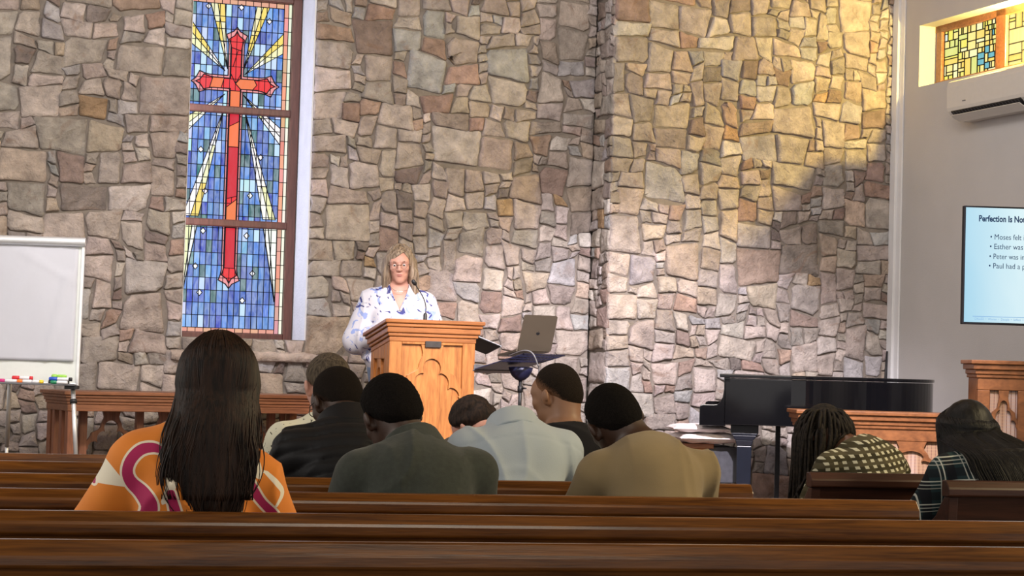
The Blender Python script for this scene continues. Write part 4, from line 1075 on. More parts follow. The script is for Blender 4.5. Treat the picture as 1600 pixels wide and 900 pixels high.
def weave(name, base, stripes):
    """woven stripes and checks: stripes = (axis, period, width, offset, colour, strength)"""
    m, nt, b = _new(name); b.inputs['Roughness'].default_value = .9; b.inputs['Specular IOR Level'].default_value = .15
    tc = node(nt, 'ShaderNodeTexCoord'); mp = node(nt, 'ShaderNodeMapping', Rotation=(0, radians(8), 0)); nt.links.new(tc.outputs['Object'], mp.inputs['Vector'])
    sx = node(nt, 'ShaderNodeSeparateXYZ'); nt.links.new(mp.outputs[0], sx.inputs[0]); cur = None
    def line(ax, per, w, off):
        a = node(nt, 'ShaderNodeMath', operation='MULTIPLY_ADD'); a.inputs[1].default_value = 1 / per; a.inputs[2].default_value = off; nt.links.new(sx.outputs[ax], a.inputs[0])
        f = node(nt, 'ShaderNodeMath', operation='FRACT'); nt.links.new(a.outputs[0], f.inputs[0])
        g = node(nt, 'ShaderNodeMath', operation='LESS_THAN'); g.inputs[1].default_value = w; nt.links.new(f.outputs[0], g.inputs[0]); return g.outputs[0]
    for st in stripes:
        if len(st) == 6: fac = line(*st[:4])
        else:
            fac_ = node(nt, 'ShaderNodeMath', operation='MULTIPLY'); nt.links.new(line(*st[0]), fac_.inputs[0]); nt.links.new(line(*st[1]), fac_.inputs[1]); fac = fac_.outputs[0]
        q = node(nt, 'ShaderNodeMath', operation='MULTIPLY'); q.inputs[1].default_value = st[-1]; nt.links.new(fac, q.inputs[0])
        mx = node(nt, 'ShaderNodeMix', data_type='RGBA'); nt.links.new(q.outputs[0], mx.inputs['Factor'])
        if cur is None: mx.inputs['A'].default_value = base + (1,)
        else: nt.links.new(cur, mx.inputs['A'])
        mx.inputs['B'].default_value = tuple(st[-2]) + (1,); cur = mx.outputs['Result']
    nt.links.new(cur, b.inputs['Base Color'])
weave('cloth_olive_check', (.050, .042, .020), [('X', .06, .5, 0, (.030, .026, .014), .8), ('Z', .046, .5, .3, (.085, .072, .040), .7), (('X', .030, .45, .1), ('Z', .023, .5, 0), (.52, .50, .36), .85)])
weave('cloth_dark_plaid', (.014, .030, .034), [('X', .085, .36, 0, (.008, .009, .012), .9), ('Z', .085, .36, .2, (.008, .009, .012), .7), ('X', .085, .05, .12, (.50, .52, .46), .85), ('Z', .085, .05, .4, (.50, .52, .46), .8), ('X', .085, .045, .28, (.40, .42, .38), .7), ('Z', .085, .045, .55, (.40, .42, .38), .7), ('Z', .085, .04, .70, (.45, .45, .40), .6)])

f32 = np.float32
def EL(c, r, Mx=None, k=.02):
    c = np.array(c, float); r = np.array(r, float); R_ = np.eye(3) if Mx is None else np.array(Mx, float)
    def fn(X, Y, Z):
        x, y, z = X - c[0], Y - c[1], Z - c[2]
        a = (R_[0, 0] * x + R_[0, 1] * y + R_[0, 2] * z); b = (R_[1, 0] * x + R_[1, 1] * y + R_[1, 2] * z); d = (R_[2, 0] * x + R_[2, 1] * y + R_[2, 2] * z)
        k0 = np.sqrt((a / r[0]) ** 2 + (b / r[1]) ** 2 + (d / r[2]) ** 2); k1 = np.sqrt((a / r[0] ** 2) ** 2 + (b / r[1] ** 2) ** 2 + (d / r[2] ** 2) ** 2) + 1e-6
        return k0 * (k0 - 1) / k1
    e = np.abs(R_.T) @ r
    return (fn, c - e, c + e, k)
def RC(a, b, ra, rb, k=.02, sc=(1, 1, 1)):
    """tapering limb from a to b"""
    a, b = np.array(a, float), np.array(b, float); ab = b - a; L2 = ab @ ab + 1e-9
    def fn(X, Y, Z):
        x, y, z = X - a[0], Y - a[1], Z - a[2]
        t = np.clip((x * ab[0] + y * ab[1] + z * ab[2]) / L2, 0, 1)
        return np.sqrt((x - t * ab[0]) ** 2 + (y - t * ab[1]) ** 2 + (z - t * ab[2]) ** 2) - (ra + (rb - ra) * t)
    m = max(ra, rb)
    return (fn, np.minimum(a, b) - m, np.maximum(a, b) + m, k)

def axis_pts(lo, hi, h, fine=None):
    if fine is None: return np.arange(lo, hi + h, h)
    f0, f1, fh = fine; out = [lo]
    while out[-1] < hi: out.append(out[-1] + (fh if f0 - h < out[-1] < f1 else h))
    return np.array(out)
def field(prims, xs, ys, zs, off=0.0):
    D = np.full((len(xs), len(ys), len(zs)), .3, f32)
    for fn, lo, hi, k in prims:
        mg = .035 + k + abs(off)
        i0, i1 = np.searchsorted(xs, lo[0] - mg), np.searchsorted(xs, hi[0] + mg)
        j0, j1 = np.searchsorted(ys, lo[1] - mg), np.searchsorted(ys, hi[1] + mg)
        k0, k1 = np.searchsorted(zs, lo[2] - mg), np.searchsorted(zs, hi[2] + mg)
        if i1 <= i0 or j1 <= j0 or k1 <= k0: continue
        d = fn(xs[i0:i1, None, None].astype(f32), ys[None, j0:j1, None].astype(f32), zs[None, None, k0:k1].astype(f32)) - off
        A = D[i0:i1, j0:j1, k0:k1]
        h_ = np.clip(k - np.abs(A - d), 0, None) / k
        D[i0:i1, j0:j1, k0:k1] = np.minimum(A, d) - h_ * h_ * k * .25
    return D
def nets(D, xs, ys, zs):
    Sg = D < 0; nx, ny, nz = D.shape
    c = np.zeros((nx - 1, ny - 1, nz - 1), np.int8)
    off = [(a, b, d) for a in (0, 1) for b in (0, 1) for d in (0, 1)]
    for a, b, d in off: c += Sg[a:nx - 1 + a, b:ny - 1 + b, d:nz - 1 + d]
    act = (c > 0) & (c < 8); I, J, K = np.nonzero(act); idx = np.full(act.shape, -1, np.int64); idx[I, J, K] = np.arange(len(I))
    acc = np.zeros((len(I), 3)); cnt = np.zeros(len(I))
    for a in off:
        for ax in range(3):
            if a[ax]: continue
            b = list(a); b[ax] = 1
            va = D[I + a[0], J + a[1], K + a[2]]; vb = D[I + b[0], J + b[1], K + b[2]]
            m = (va < 0) != (vb < 0); t = np.where(m, va / np.where(m, va - vb, 1), 0)
            p = np.stack([xs[I + a[0]], ys[J + a[1]], zs[K + a[2]]], 1); q = np.stack([xs[I + b[0]], ys[J + b[1]], zs[K + b[2]]], 1)
            acc += np.where(m[:, None], p + (q - p) * t[:, None], 0); cnt += m
    V = acc / np.maximum(cnt, 1)[:, None]; F = []
    def quads(i, j, k, cells, flip):
        q = np.stack([idx[x, y, z] for x, y, z in cells], 1); ok = (q >= 0).all(1); q = q[ok]; fl = flip[ok]
        q[fl] = q[fl][:, ::-1]; F.append(q)
    ch = Sg[:-1, 1:-1, 1:-1] != Sg[1:, 1:-1, 1:-1]; i, j, k = np.nonzero(ch); j += 1; k += 1
    quads(i, j, k, [(i, j - 1, k - 1), (i, j, k - 1), (i, j, k), (i, j - 1, k)], ~Sg[i, j, k])
    ch = Sg[1:-1, :-1, 1:-1] != Sg[1:-1, 1:, 1:-1]; i, j, k = np.nonzero(ch); i += 1; k += 1
    quads(i, j, k, [(i - 1, j, k - 1), (i - 1, j, k), (i, j, k), (i, j, k - 1)], ~Sg[i, j, k])
    ch = Sg[1:-1, 1:-1, :-1] != Sg[1:-1, 1:-1, 1:]; i, j, k = np.nonzero(ch); i += 1; j += 1
    quads(i, j, k, [(i - 1, j - 1, k), (i, j - 1, k), (i, j, k), (i - 1, j, k)], ~Sg[i, j, k])
    return V, (np.concatenate(F) if F else np.zeros((0, 4), int))
def solid(name, prims, mat, parent, h=.008, off=0.0, mod=None, fine_z=None, fine_x=None, fine_y=None, extra=None, attrs=None, pad=.04):
    """mesh the union of prims; mod(D, X, Y, Z) edits the field; extra = (verts, faces) joined in; attrs = {name: fn(V)}"""
    lo = np.min([p[1] for p in prims], 0) - pad - max(off, 0); hi = np.max([p[2] for p in prims], 0) + pad + max(off, 0)
    xs, ys, zs = axis_pts(lo[0], hi[0], h, fine_x), axis_pts(lo[1], hi[1], h, fine_y), axis_pts(lo[2], hi[2], h, fine_z)
    D = field(prims, xs, ys, zs, off)
    if mod is not None: D = mod(D, xs[:, None, None], ys[None, :, None], zs[None, None, :]).astype(f32)
    V, F = nets(D, xs, ys, zs)
    vs = V.tolist(); fs = F.tolist()
    if extra:
        o = len(vs); vs += [tuple(map(float, v)) for v in extra.v]; fs += [tuple(i + o for i in f) for f in extra.f]
    me = bpy.data.meshes.new(name); me.from_pydata(vs, [], fs); me.update()
    me.polygons.foreach_set('use_smooth', [True] * len(me.polygons)); me.materials.append(MATS[mat])
    if attrs:
        VV = np.array(vs)
        for n, fn in attrs.items():
            a = me.attributes.new(n, 'FLOAT', 'POINT'); a.data.foreach_set('value', fn(VV).astype(f32))
    ob = bpy.data.objects.new(name, me); COL.objects.link(ob); ob.parent = parent
    return ob

def unit(v): v = np.array(v, float); return v / np.linalg.norm(v)
def rotm(yaw=0, pitch=0, roll=0):
    """head turn: yaw to the person's left, pitch forward, roll to the person's right"""
    a, b, c = radians(yaw), -radians(pitch), radians(roll)
    Rz = np.array([[cos(a), -sin(a), 0], [sin(a), cos(a), 0], [0, 0, 1]]); Rx = np.array([[1, 0, 0], [0, cos(b), -sin(b)], [0, sin(b), cos(b)]]); Ry = np.array([[cos(c), 0, sin(c)], [0, 1, 0], [-sin(c), 0, cos(c)]])
    return Rz @ Rx @ Ry

class Fig:
    """a figure's joints, in its own frame: x to its right, y forward, z up"""
    def __init__(s, l1=5, l2=10, neck=15, yaw=0, pitch=0, roll=0, sw=.185, tilt=0, hip=.50, scale=1.0, side=0.0, headk=1.0, stand=False, neck_side=0.0, torso=.50, neck_len=.15, twist=0):
        s.sw = sw; s.scale = scale; s.hk = headk
        s.hip = np.array((0, 0, hip))
        d1 = unit((sin(radians(side)) * .5, sin(radians(l1)), cos(radians(l1)))); d2 = unit((sin(radians(side)), sin(radians(l2)), cos(radians(l2)))); s.d1, s.d2 = d1, d2
        s.waist = s.hip + .42 * torso * d1; s.c7 = s.waist + .58 * torso * d2
        t = radians(tilt); tw = radians(twist)
        s.ax = unit((cos(t) * cos(tw), cos(t) * sin(tw), -sin(t)))         # shoulder line (tilt lowers the right shoulder)
        s.ax = unit(s.ax - d2 * (s.ax @ d2) * .35)
        s.fw = unit(np.cross(d2, s.ax))
        s.T = np.array([unit(np.cross(s.fw, d2)), s.fw, d2])
        s.chest = s.waist + .28 * torso * d2 + .012 * s.fw
        base = s.c7 - .095 * d2 + .016 * s.fw
        s.sL, s.sR = base - s.ax * sw, base + s.ax * sw
        nd = unit((sin(radians(neck_side)), sin(radians(neck)), cos(radians(neck)))); s.nd = nd
        s.hc = s.c7 + nd * neck_len
        s.R = rotm(yaw, pitch, roll)
        s.stand = stand
    def H(s, p): return s.hc + s.R @ (np.array(p, float) * s.hk)
    def head(s, female=False):
        k = s.hk; RT = s.R.T
        E = lambda c, r, kk=.02: EL(s.H(c), np.array(r) * k, RT, kk)
        C = lambda a, b, ra, rb, kk=.02: RC(s.H(a), s.H(b), ra * k, rb * k, kk)
        jw = .047 if female else .058
        pr = [E((0, -.012, .028), (.075, .094, .090)), E((0, .030, -.030), (jw + .008, .062, .078), .03), E((0, .040, -.072), (jw - .006, .045, .038), .03), E((0, .070, -.098), (.020, .016, .015), .025),
              E((0, .060, .030), (.058, .030, .045), .03)]
        pr += [C((0, .088, .018), (0, .104, -.022), .008, .0125, .012), E((-.010, .098, -.026), (.008, .008, .007), .008), E((.010, .098, -.026), (.008, .008, .007), .008)]      # nose
        pr += [E((0, .089, -.052), (.021, .008, .0055), .006), E((0, .087, -.062), (.018, .009, .006), .006)]                                                                   # lips
        for sx in (-1, 1):
            pr += [E((sx * .038, .068, -.018), (.022, .020, .018), .02), C((sx * .015, .090, .030), (sx * .045, .078, .030), .007, .006, .012)]                                  # cheek, brow
            pr += [C((sx * .017, .0895, .0150), (sx * .045, .0790, .0125), .0050, .0048, .005), C((sx * .018, .0880, -.0035), (sx * .043, .0790, -.0035), .0045, .0040, .005), E((sx * .083, -.002, -.012), (.013, .017, .031), .005), E((sx * .095, -.014, -.004), (.008, .012, .025), .006)]                                              # ear
        return pr
    def neckp(s, r=.056): return [RC(s.c7 + .01 * s.d2 + s.fw * .012, s.H((0, -.025, -.05)), r, r * .95, .04), RC(s.c7 - .02 * s.d2, s.H((0, -.04, -.02)), r * .85, r * .9, .04)]
    def torso(s, w=1.0, belly=0.0, hunch=0.0):
        T = s.T; q_ = s.sw / .185
        p = [EL(s.hip + .02 * s.d1, (.160 * w * q_, .125, .13), None, .05), EL(s.waist, (.140 * w * q_, .105 + belly, .17), T, .05), EL(s.chest, (.150 * w * q_, .112, .17), T, .05)]
        p += [EL(s.c7 - .135 * s.d2 - s.fw * (.030 + hunch), (s.sw * .84, .068, .095), T, .05), EL(s.c7 - .045 * s.d2 - s.fw * (.004 + hunch * .6), (.075, .052, .07), T, .05)]
        for q in (s.sL, s.sR):
            p += [RC(s.c7 - .012 * s.d2, q + .012 * s.d2 - s.ax * .02 * np.sign((q - s.c7) @ s.ax), .043, .050, .04)]
        return p
    def arms(s, eL, wL, eR, wR, k=1.0):
        p = []
        for S_, e, w in ((s.sL, eL, wL), (s.sR, eR, wR)):
            p += [RC(S_, e, .056 * k, .043 * k, .04), RC(e, w, .043 * k, .029 * k, .025)]
        return p
    def hand(s, w, fdir, ndir, side, curl=.5):
        """palm, four bent fingers and a thumb; fdir along the fingers, ndir out of the back of the hand"""
        f = unit(fdir); n = unit(np.array(ndir) - f * np.dot(ndir, f)); a = np.cross(f, n) * side
        p = []
        for q in (-.027, -.009, .009, .027): p.append(RC(w + f * .012 + a * q * .6, w + f * .085 + a * q, .0125, .0115, .012))
        for q, L in ((-.029, .078), (-.0098, .088), (.0098, .082), (.029, .064)):
            b0 = w + f * .088 + a * q; d1 = unit(f - n * curl * .5); d2 = unit(f - n * curl * 1.6); d3 = unit(f * .6 - n * curl * 2.4)
            b1 = b0 + d1 * L * .45; b2 = b1 + d2 * L * .32; b3 = b2 + d3 * L * .23
            p += [RC(b0, b1, .0095, .0085, .004), RC(b1, b2, .0085, .0078, .004), RC(b2, b3, .0078, .0068, .004)]
        t0 = w + f * .025 - a * .026 - n * .004; t1 = t0 + unit(f * .7 - a * .75 - n * .3) * .042; t2 = t1 + unit(f * .95 - a * .25 - n * .4) * .032
        p += [RC(t0, t1, .0135, .010, .008), RC(t1, t2, .010, .0085, .004)]
        return p
    def lap_arms(s, out=.055, fwd=.16, wz=.64, wx=.05, wy=.30):
        eL = s.sL + .275 * unit((-out, fwd, -.25)); eR = s.sR + .275 * unit((out, fwd, -.25))
        wL = np.array((-wx, wy, wz)); wR = np.array((wx, wy, wz))
        wL = eL + unit(wL - eL) * .245; wR = eR + unit(wR - eR) * .245
        return eL, wL, eR, wR
    def legs(s, k=1.0):
        p = []
        for sx in (-1, 1):
            if s.stand:
                h_, kn, an = s.hip + np.array((sx * .088, 0, -.03)), np.array((sx * .095, .015, .50)), np.array((sx * .10, -.02, .09))
            else:
                h_, kn, an = s.hip + np.array((sx * .088, .03, -.005)), np.array((sx * .12, .43, .51)), np.array((sx * .12, .40, .10))
            p += [RC(h_, kn, .082 * k, .056 * k, .05), RC(kn, (kn + an) / 2 + np.array((0, -.02, 0.02)), .056 * k, .052 * k, .03), RC((kn + an) / 2 + np.array((0, -.02, .02)), an, .052 * k, .040 * k, .03)]
        return p
    def feet(s, g=0.0):
        p = []
        for sx in (-1, 1):
            y0 = -.02 if s.stand else .40; x = sx * (.10 if s.stand else .12)
            p += [RC((x, y0 - .035, .045), (x + sx * .015, y0 + .14, .036), .040 + g, .034 + g, .02), RC((x, y0, .09), (x, y0 - .02, .05), .038 + g, .040 + g, .03)]
        return p

def folds(a=.004, s=1.0, seed=0, dirv=(.4, .3, 1.0)):
    r = random.Random(seed); ph = [r.uniform(0, 6.28) for _ in range(12)]
    def fn(X, Y, Z):
        X = X + 0 * Y; m1 = .5 + .5 * np.sin(X * 9 + Z * 5 + ph[6]) * np.sin(Z * 8 - X * 4 + ph[7]); m2 = .5 + .5 * np.sin(X * 7 - Z * 9 + ph[8]) * np.sin(Z * 6 + X * 8 + ph[9])
        p1 = 15 * s * (X * .95 + Z * .55 + Y * .3) + 1.1 * np.sin(Z * 9 + ph[0]) + .8 * np.sin(X * 13 + ph[1]) + ph[2]
        p2 = 14 * s * (X * .85 - Z * .70 - Y * .3) + 1.2 * np.sin(Z * 8 + ph[3]) + .8 * np.sin(X * 11 + Z * 6 + ph[4]) + ph[5]
        c1 = (1 - np.abs(np.sin(p1))) ** 3; c2 = (1 - np.abs(np.sin(p2))) ** 3
        return -a * (2.2 * c1 * m1 + 2.0 * c2 * m2 - .6 + .5 * np.sin(X * 21 + Z * 13 + ph[10]))
    return fn
def cut_above(D, X, Y, Z, p, n):
    n = unit(n); return np.maximum(D, (X - p[0]) * n[0] + (Y - p[1]) * n[1] + (Z - p[2]) * n[2])

def ring_collar(F, rx, ry, h0, h1, th, tilt=0.0, flare=0.0, open_front=False):
    """a standing collar round the neck"""
    c = F.c7 + F.fw * .020; up = unit(F.d2 * .7 + F.nd * .5); ax = unit(F.ax - up * (F.ax @ up)); fw = np.cross(up, ax)
    def fn(X, Y, Z):
        x, y, z = X - c[0], Y - c[1], Z - c[2]
        a = x * ax[0] + y * ax[1] + z * ax[2]; b = x * fw[0] + y * fw[1] + z * fw[2]; u = x * up[0] + y * up[1] + z * up[2]
        k = 1 + flare * (h1 - u)
        rr = np.sqrt((a / (rx * k)) ** 2 + (b / (ry * k)) ** 2) + 1e-6
        d = np.abs((rr - 1) * np.sqrt(a * a + b * b) / rr) - th
        return np.maximum(d, np.maximum(u - h1, h0 - u)) - .003
    R_ = max(rx, ry) * (1 + abs(flare) * (h1 - h0)) + th + .02
    return (fn, c - R_ - .03, c + R_ + .03, .012)

def short_hair(F, t=.012, nape=-.052, front=.072, top=.0, fuzz=.0, h=.006, mat='hair_black_short', parent=None, seed=0, sides=0.0, wave=0.0, fade=.030):
    k = F.hk; RT = F.R.T
    pr = [EL(F.H((0, -.012, .028)), np.array((.075 + t - sides, .094 + t, .090 + t + top)) * k, RT, .02), EL(F.H((0, -.055, -.018)), np.array((.055 + t, .048 + t, .052 + t)) * k, RT, .03)]
    a, b = np.array((.086, front)), np.array((-.09, nape)); n2 = unit((-(b - a)[1], (b - a)[0])); n2 = n2 if n2[1] > 0 else -n2
    rr = random.Random(seed); ph = [rr.uniform(0, 6) for _ in range(6)]
    def mod(D, X, Y, Z):
        x, y, z = X - F.hc[0], Y - F.hc[1], Z - F.hc[2]; R_ = F.R
        hy = (R_[0, 1] * x + R_[1, 1] * y + R_[2, 1] * z) / k; hz = (R_[0, 2] * x + R_[1, 2] * y + R_[2, 2] * z) / k; hx = (R_[0, 0] * x + R_[1, 0] * y + R_[2, 0] * z) / k
        keep = -((hy - a[0]) * n2[0] + (hz - a[1]) * n2[1]) + .010 * np.clip(np.abs(hx) / .08, 0, 1) * (hy > -.06)
        D = D + (t + top) * .92 * np.clip(1 + keep / .055, 0, 1) ** 1.3
        D = D - fuzz * (np.sin(x * 260 + ph[0] + 2 * np.sin(z * 90)) * np.sin(y * 240 + ph[1] + 2 * np.sin(x * 110)) * np.sin(z * 250 + ph[2]))
        if wave: D = D - wave * np.sin(hx * 60 + 3 * np.sin(hz * 40 + ph[3]) + hy * 45 + ph[4])
        kk = .012; q = np.clip(kk - np.abs(D - keep), 0, None) / kk
        return np.maximum(D, keep) + q * q * kk * .25
    def mod2(D, X, Y, Z):
        D = mod(D, X, Y, Z)
        for sx in (-1, 1):                              # the ears stay free
            D = np.maximum(D, -EL(F.H((sx * .088, .004, -.022)), np.array((.030, .025, .036)) * k, RT)[0](X, Y, Z))
        return D
    def length(V):
        q = (V - F.hc) @ F.R / k
        kp = -((q[:, 1] - a[0]) * n2[0] + (q[:, 2] - a[1]) * n2[1]) + .010 * np.clip(np.abs(q[:, 0]) / .08, 0, 1) * (q[:, 1] > -.06)
        return np.clip(-kp / fade, 0, 1)
    return solid('hair', pr, mat, parent, h, mod=mod2, attrs={'hair_length': length})

def place_fig(F, px_, py_, Y, rz):
    """ground position that puts the base of the neck on that pixel column, Y metres into the room"""
    P = at(px_, py_, Y); c, s_ = cos(rz), sin(rz)
    return (P[0] - (F.c7[0] * c - F.c7[1] * s_), P[1] - (F.c7[0] * s_ + F.c7[1] * c), 0.0)

def person(label, F, px_, py_, Y, rz, skin, hfine=None, floor=0.0, group=None, female=False, arms=None, hands=True, cat='person', name='person'):
    loc = place_fig(F, px_, py_, Y, rz)
    t = thing(name, label, cat, (loc[0], loc[1], floor), rz, group)
    A = arms or F.lap_arms()
    pr = F.head(female) + F.neckp(.047 if female else .057) + F.torso(.92) + F.arms(*A, k=.92) + F.legs(.92) + F.feet()
    if hands:
        fl = unit(A[1] - A[0]); fr_ = unit(A[3] - A[2])
        pr += F.hand(A[1], fl, (0, .15, 1), 1) + F.hand(A[3], fr_, (0, .15, 1), -1)
    def mod(D, X, Y, Z):                                # eye sockets
        for sx in (-1, 1):
            e = F.H((sx * .031, .094, .006)); d = np.sqrt((X - e[0]) ** 2 + (Y - e[1]) ** 2 + (Z - e[2]) ** 2) - .0155 * F.hk
            kk = .008; A_, B_ = D, -d; q = np.clip(kk - np.abs(A_ - B_), 0, None) / kk
            D = np.maximum(A_, B_) + q * q * kk * .25
        return D
    hz = F.hc[2]
    fz = (hz - .16, hz + .16, hfine or .005); r = .15
    body = solid('body', pr, skin, t, .010 if not hfine else .009, mod=mod, fine_z=fz, fine_x=(F.hc[0] - .12, F.hc[0] + .12, hfine or .005), fine_y=(F.hc[1] - .12, F.hc[1] + .14, hfine or .005))
    eyes(F, t)
    return t, A

def eyes(F, t):
    for sx in (-1, 1):
        e = F.H((sx * .031, .0765, .005)); r = .0108 * F.hk
        mb = MB(); n, m_ = 14, 10; vs = []; fs = []
        for i in range(m_ + 1):
            for j in range(n):
                th = pi * i / m_; v = np.array((sin(th) * cos(2 * pi * j / n), cos(th), sin(th) * sin(2 * pi * j / n)))
                vs.append(e + F.R @ v * r)
        for i in range(m_):
            for j in range(n): fs.append((i * n + j, i * n + (j + 1) % n, (i + 1) * n + (j + 1) % n, (i + 1) * n + j))
        mb.add(vs, fs); me = mb.build('eye', 'eye_white', t, smooth=True)
        mb = MB(); ring = [e + F.R @ (np.array((.0056 * cos(q), .0097, .0056 * sin(q))) * F.hk) for q in np.linspace(0, 2 * pi, 14)[:-1]]
        cen = e + F.R @ (np.array((0, .0114, 0)) * F.hk); mb.add(ring + [cen], [(i, (i + 1) % 13, 13) for i in range(13)]); mb.build('iris', 'iris', me, smooth=True)
plain('eye_white', (.72, .68, .66), .25, var=.02)
plain('iris', (.03, .026, .024), .6, var=.1)
plain('lip', (.42, .14, .13), .45, var=.05)
plain('glasses_dark', (.03, .02, .02), .3, var=.05)
plain('glasses_metal', (.35, .22, .18), .3, metal=.8, var=.05)

def garment(name, F, prims, mat, t, off=.014, fold=.004, seed=0, hem=None, cuffs=None, neck_cut=.025, extra=None, h=.0075, attrs=None, more=None, fs=1.0, neck_n=None, fdir=(.4, .3, 1.0)):
    fo_ = folds(fold * 1.5, fs, seed, fdir)
    def mod(D, X, Y, Z):
        D = D + fo_(X, Y, Z)
        if more is not None: D = more(D, X, Y, Z)
        nn = neck_n if neck_n is not None else unit(F.d2 * .8 + F.nd * .6 - F.fw * .25)
        if neck_cut is not None:                       # neckline, only near the neck
            c = F.c7 + nn * neck_cut; d = (X - c[0]) * nn[0] + (Y - c[1]) * nn[1] + (Z - c[2]) * nn[2]
            rad = np.sqrt((X - c[0]) ** 2 + (Y - c[1]) ** 2 + (Z - c[2]) ** 2) - .16
            D = np.maximum(D, np.minimum(np.maximum(d, rad * .0 + d), 1))
        if hem is not None: D = np.maximum(D, hem - Z + 0 * X)
        return D
    return solid(name, prims, mat, t, h, off=off, mod=mod, attrs=attrs, extra=extra)

def sleeves(F, A, k=1.0, stop=1.0, puff=0.0):
    eL, wL, eR, wR = A; p = []
    for S_, e, w in ((F.sL, eL, wL), (F.sR, eR, wR)):
        w2 = e + (w - e) * stop
        p += [RC(S_, e, .058 * k, (.050 + puff) * k, .05), RC(e, w2, (.050 + puff) * k, .036 * k, .03)]
    return p
def lower_clothes(F, t, trousers='cloth_trousers'):
    hz = F.hip[2]
    pr = F.legs(1.08) + [EL(F.hip, (.172, .132, .125), None, .05)]
    solid('trousers', pr, trousers, t, .012, mod=lambda D, X, Y, Z: np.maximum(np.maximum(D, .085 - Z), Z - (hz + .09)))
    for sx in (-1, 1):
        pf = F.feet(.006); pf = pf[:2] if sx < 0 else pf[2:]
        solid('shoe', pf, 'shoe_leather', t, .008)

def strands(F, n, path, seed, r0=.0045, r1=.0015, sides=5, sub=3, outside=None, margin=.002):
    """locks of hair: path(rnd, i) -> points in the figure's frame; outside = bodies the locks must lie on, not in"""
    rnd = random.Random(seed); mb = MB(); paths = []
    for i in range(n):
        P = path(rnd, i)
        if P is not None: paths.append(np.array(P, float))
    if outside:
        A_ = np.concatenate(paths)
        def dist(Q):
            d = np.full(len(Q), .3)
            for prims, off in outside:
                for fn, lo, hi, k in prims:
                    q = fn(Q[:, 0], Q[:, 1], Q[:, 2]) - off; h = np.clip(k - np.abs(d - q), 0, None) / k
                    d = np.minimum(d, q) - h * h * k * .25
            return d
        for it in range(6):
            d = dist(A_); e = .002
            g = np.stack([dist(A_ + np.eye(3)[a] * e) - d for a in range(3)], 1); g /= np.linalg.norm(g, axis=1)[:, None] + 1e-9
            A_ = A_ + g * np.clip(margin - d, 0, .03)[:, None]
        o = 0
        for k, P in enumerate(paths): paths[k] = A_[o:o + len(P)]; o += len(P)
    for P in paths:
        Q = catmull(P, sub); m = len(Q); k = rnd.uniform(.75, 1.25)
        mb.tube(Q, [k * (r0 + (r1 - r0) * (j / (m - 1)) ** 1.5) for j in range(m)], sides)
    return mb
LBL = {}

# --- woman in the orange blouse -------------------------------------------------
F = Fig(l1=3, l2=5, neck=8, yaw=2, pitch=6, roll=3, sw=.152, tilt=12, torso=.468, neck_len=.148, side=1, neck_side=20)
A = F.lap_arms(out=.115, fwd=.10, wz=.62, wx=.06, wy=.26)
t, A = person('woman with long brown hair in an orange blouse with magenta and cream swirls', F, 308, 665, 5.18, PR, 'skin_fair', female=True, arms=A)
KP = 598.0
def opx(V): return 306 + KP * V[:, 0] + 0 * V[:, 1], 553 + (1.18 - V[:, 2]) * KP
def seg_d(pu, pv, pts, rad):
    d = np.full(pu.shape, 1e3)
    for (x0, y0), (x1, y1), r0, r1 in zip(pts[:-1], pts[1:], rad[:-1], rad[1:]):
        ax, ay = x1 - x0, y1 - y0; tt = np.clip(((pu - x0) * ax + (pv - y0) * ay) / (ax * ax + ay * ay + 1e-9), 0, 1)
        d = np.minimum(d, np.hypot(pu - x0 - tt * ax, pv - y0 - tt * ay) - (r0 + (r1 - r0) * tt))
    return d
def poly_d(pu, pv, P):
    P = np.array(P, float); c = P.mean(0); d = np.full(pu.shape, -1e3)
    for i in range(len(P)):
        p, q = P[i], P[(i + 1) % len(P)]; e = q - p; nrm = np.array((e[1], -e[0])) / np.linalg.norm(e)
        if (c - p) @ nrm > 0: nrm = -nrm
        d = np.maximum(d, (pu - p[0]) * nrm[0] + (pv - p[1]) * nrm[1])
    return d
_seg = seg_d
def seg_d(pu, pv, pts, rad):
    if len(pts) > 2:
        q = catmull([(a, b, r) for (a, b), r in zip(pts, rad)], 5); pts = [(x[0], x[1]) for x in q]; rad = [x[2] for x in q]
    return _seg(pu, pv, pts, rad)
def d_mag(V):
    u, v = opx(V)
    d = seg_d(u, v, [(255, 699), (241, 695), (223, 699), (209, 714), (204, 732), (210, 748), (227, 764), (238, 783), (234, 803), (225, 840)], [5, 7, 8, 8, 8, 9, 11, 12, 12, 12])
    d = np.minimum(d, seg_d(u, v, [(388, 738), (398, 760), (412, 778), (432, 798), (450, 830)], [5, 7, 6, 7, 8]))
    d = np.minimum(d, seg_d(u, v, [(352, 760), (372, 760), (366, 785), (372, 830)], [8, 9, 9, 10]))
    d = np.minimum(d, seg_d(u, v, [(268, 762), (276, 790), (290, 830)], [6, 8, 10]))
    d = np.minimum(d, seg_d(u, v, [(157, 731), (156, 752)], [1.5, 2.5]))
    d = np.minimum(d, seg_d(u, v, [(150, 850), (170, 830), (200, 825)], [8, 9, 6]))
    return d / KP
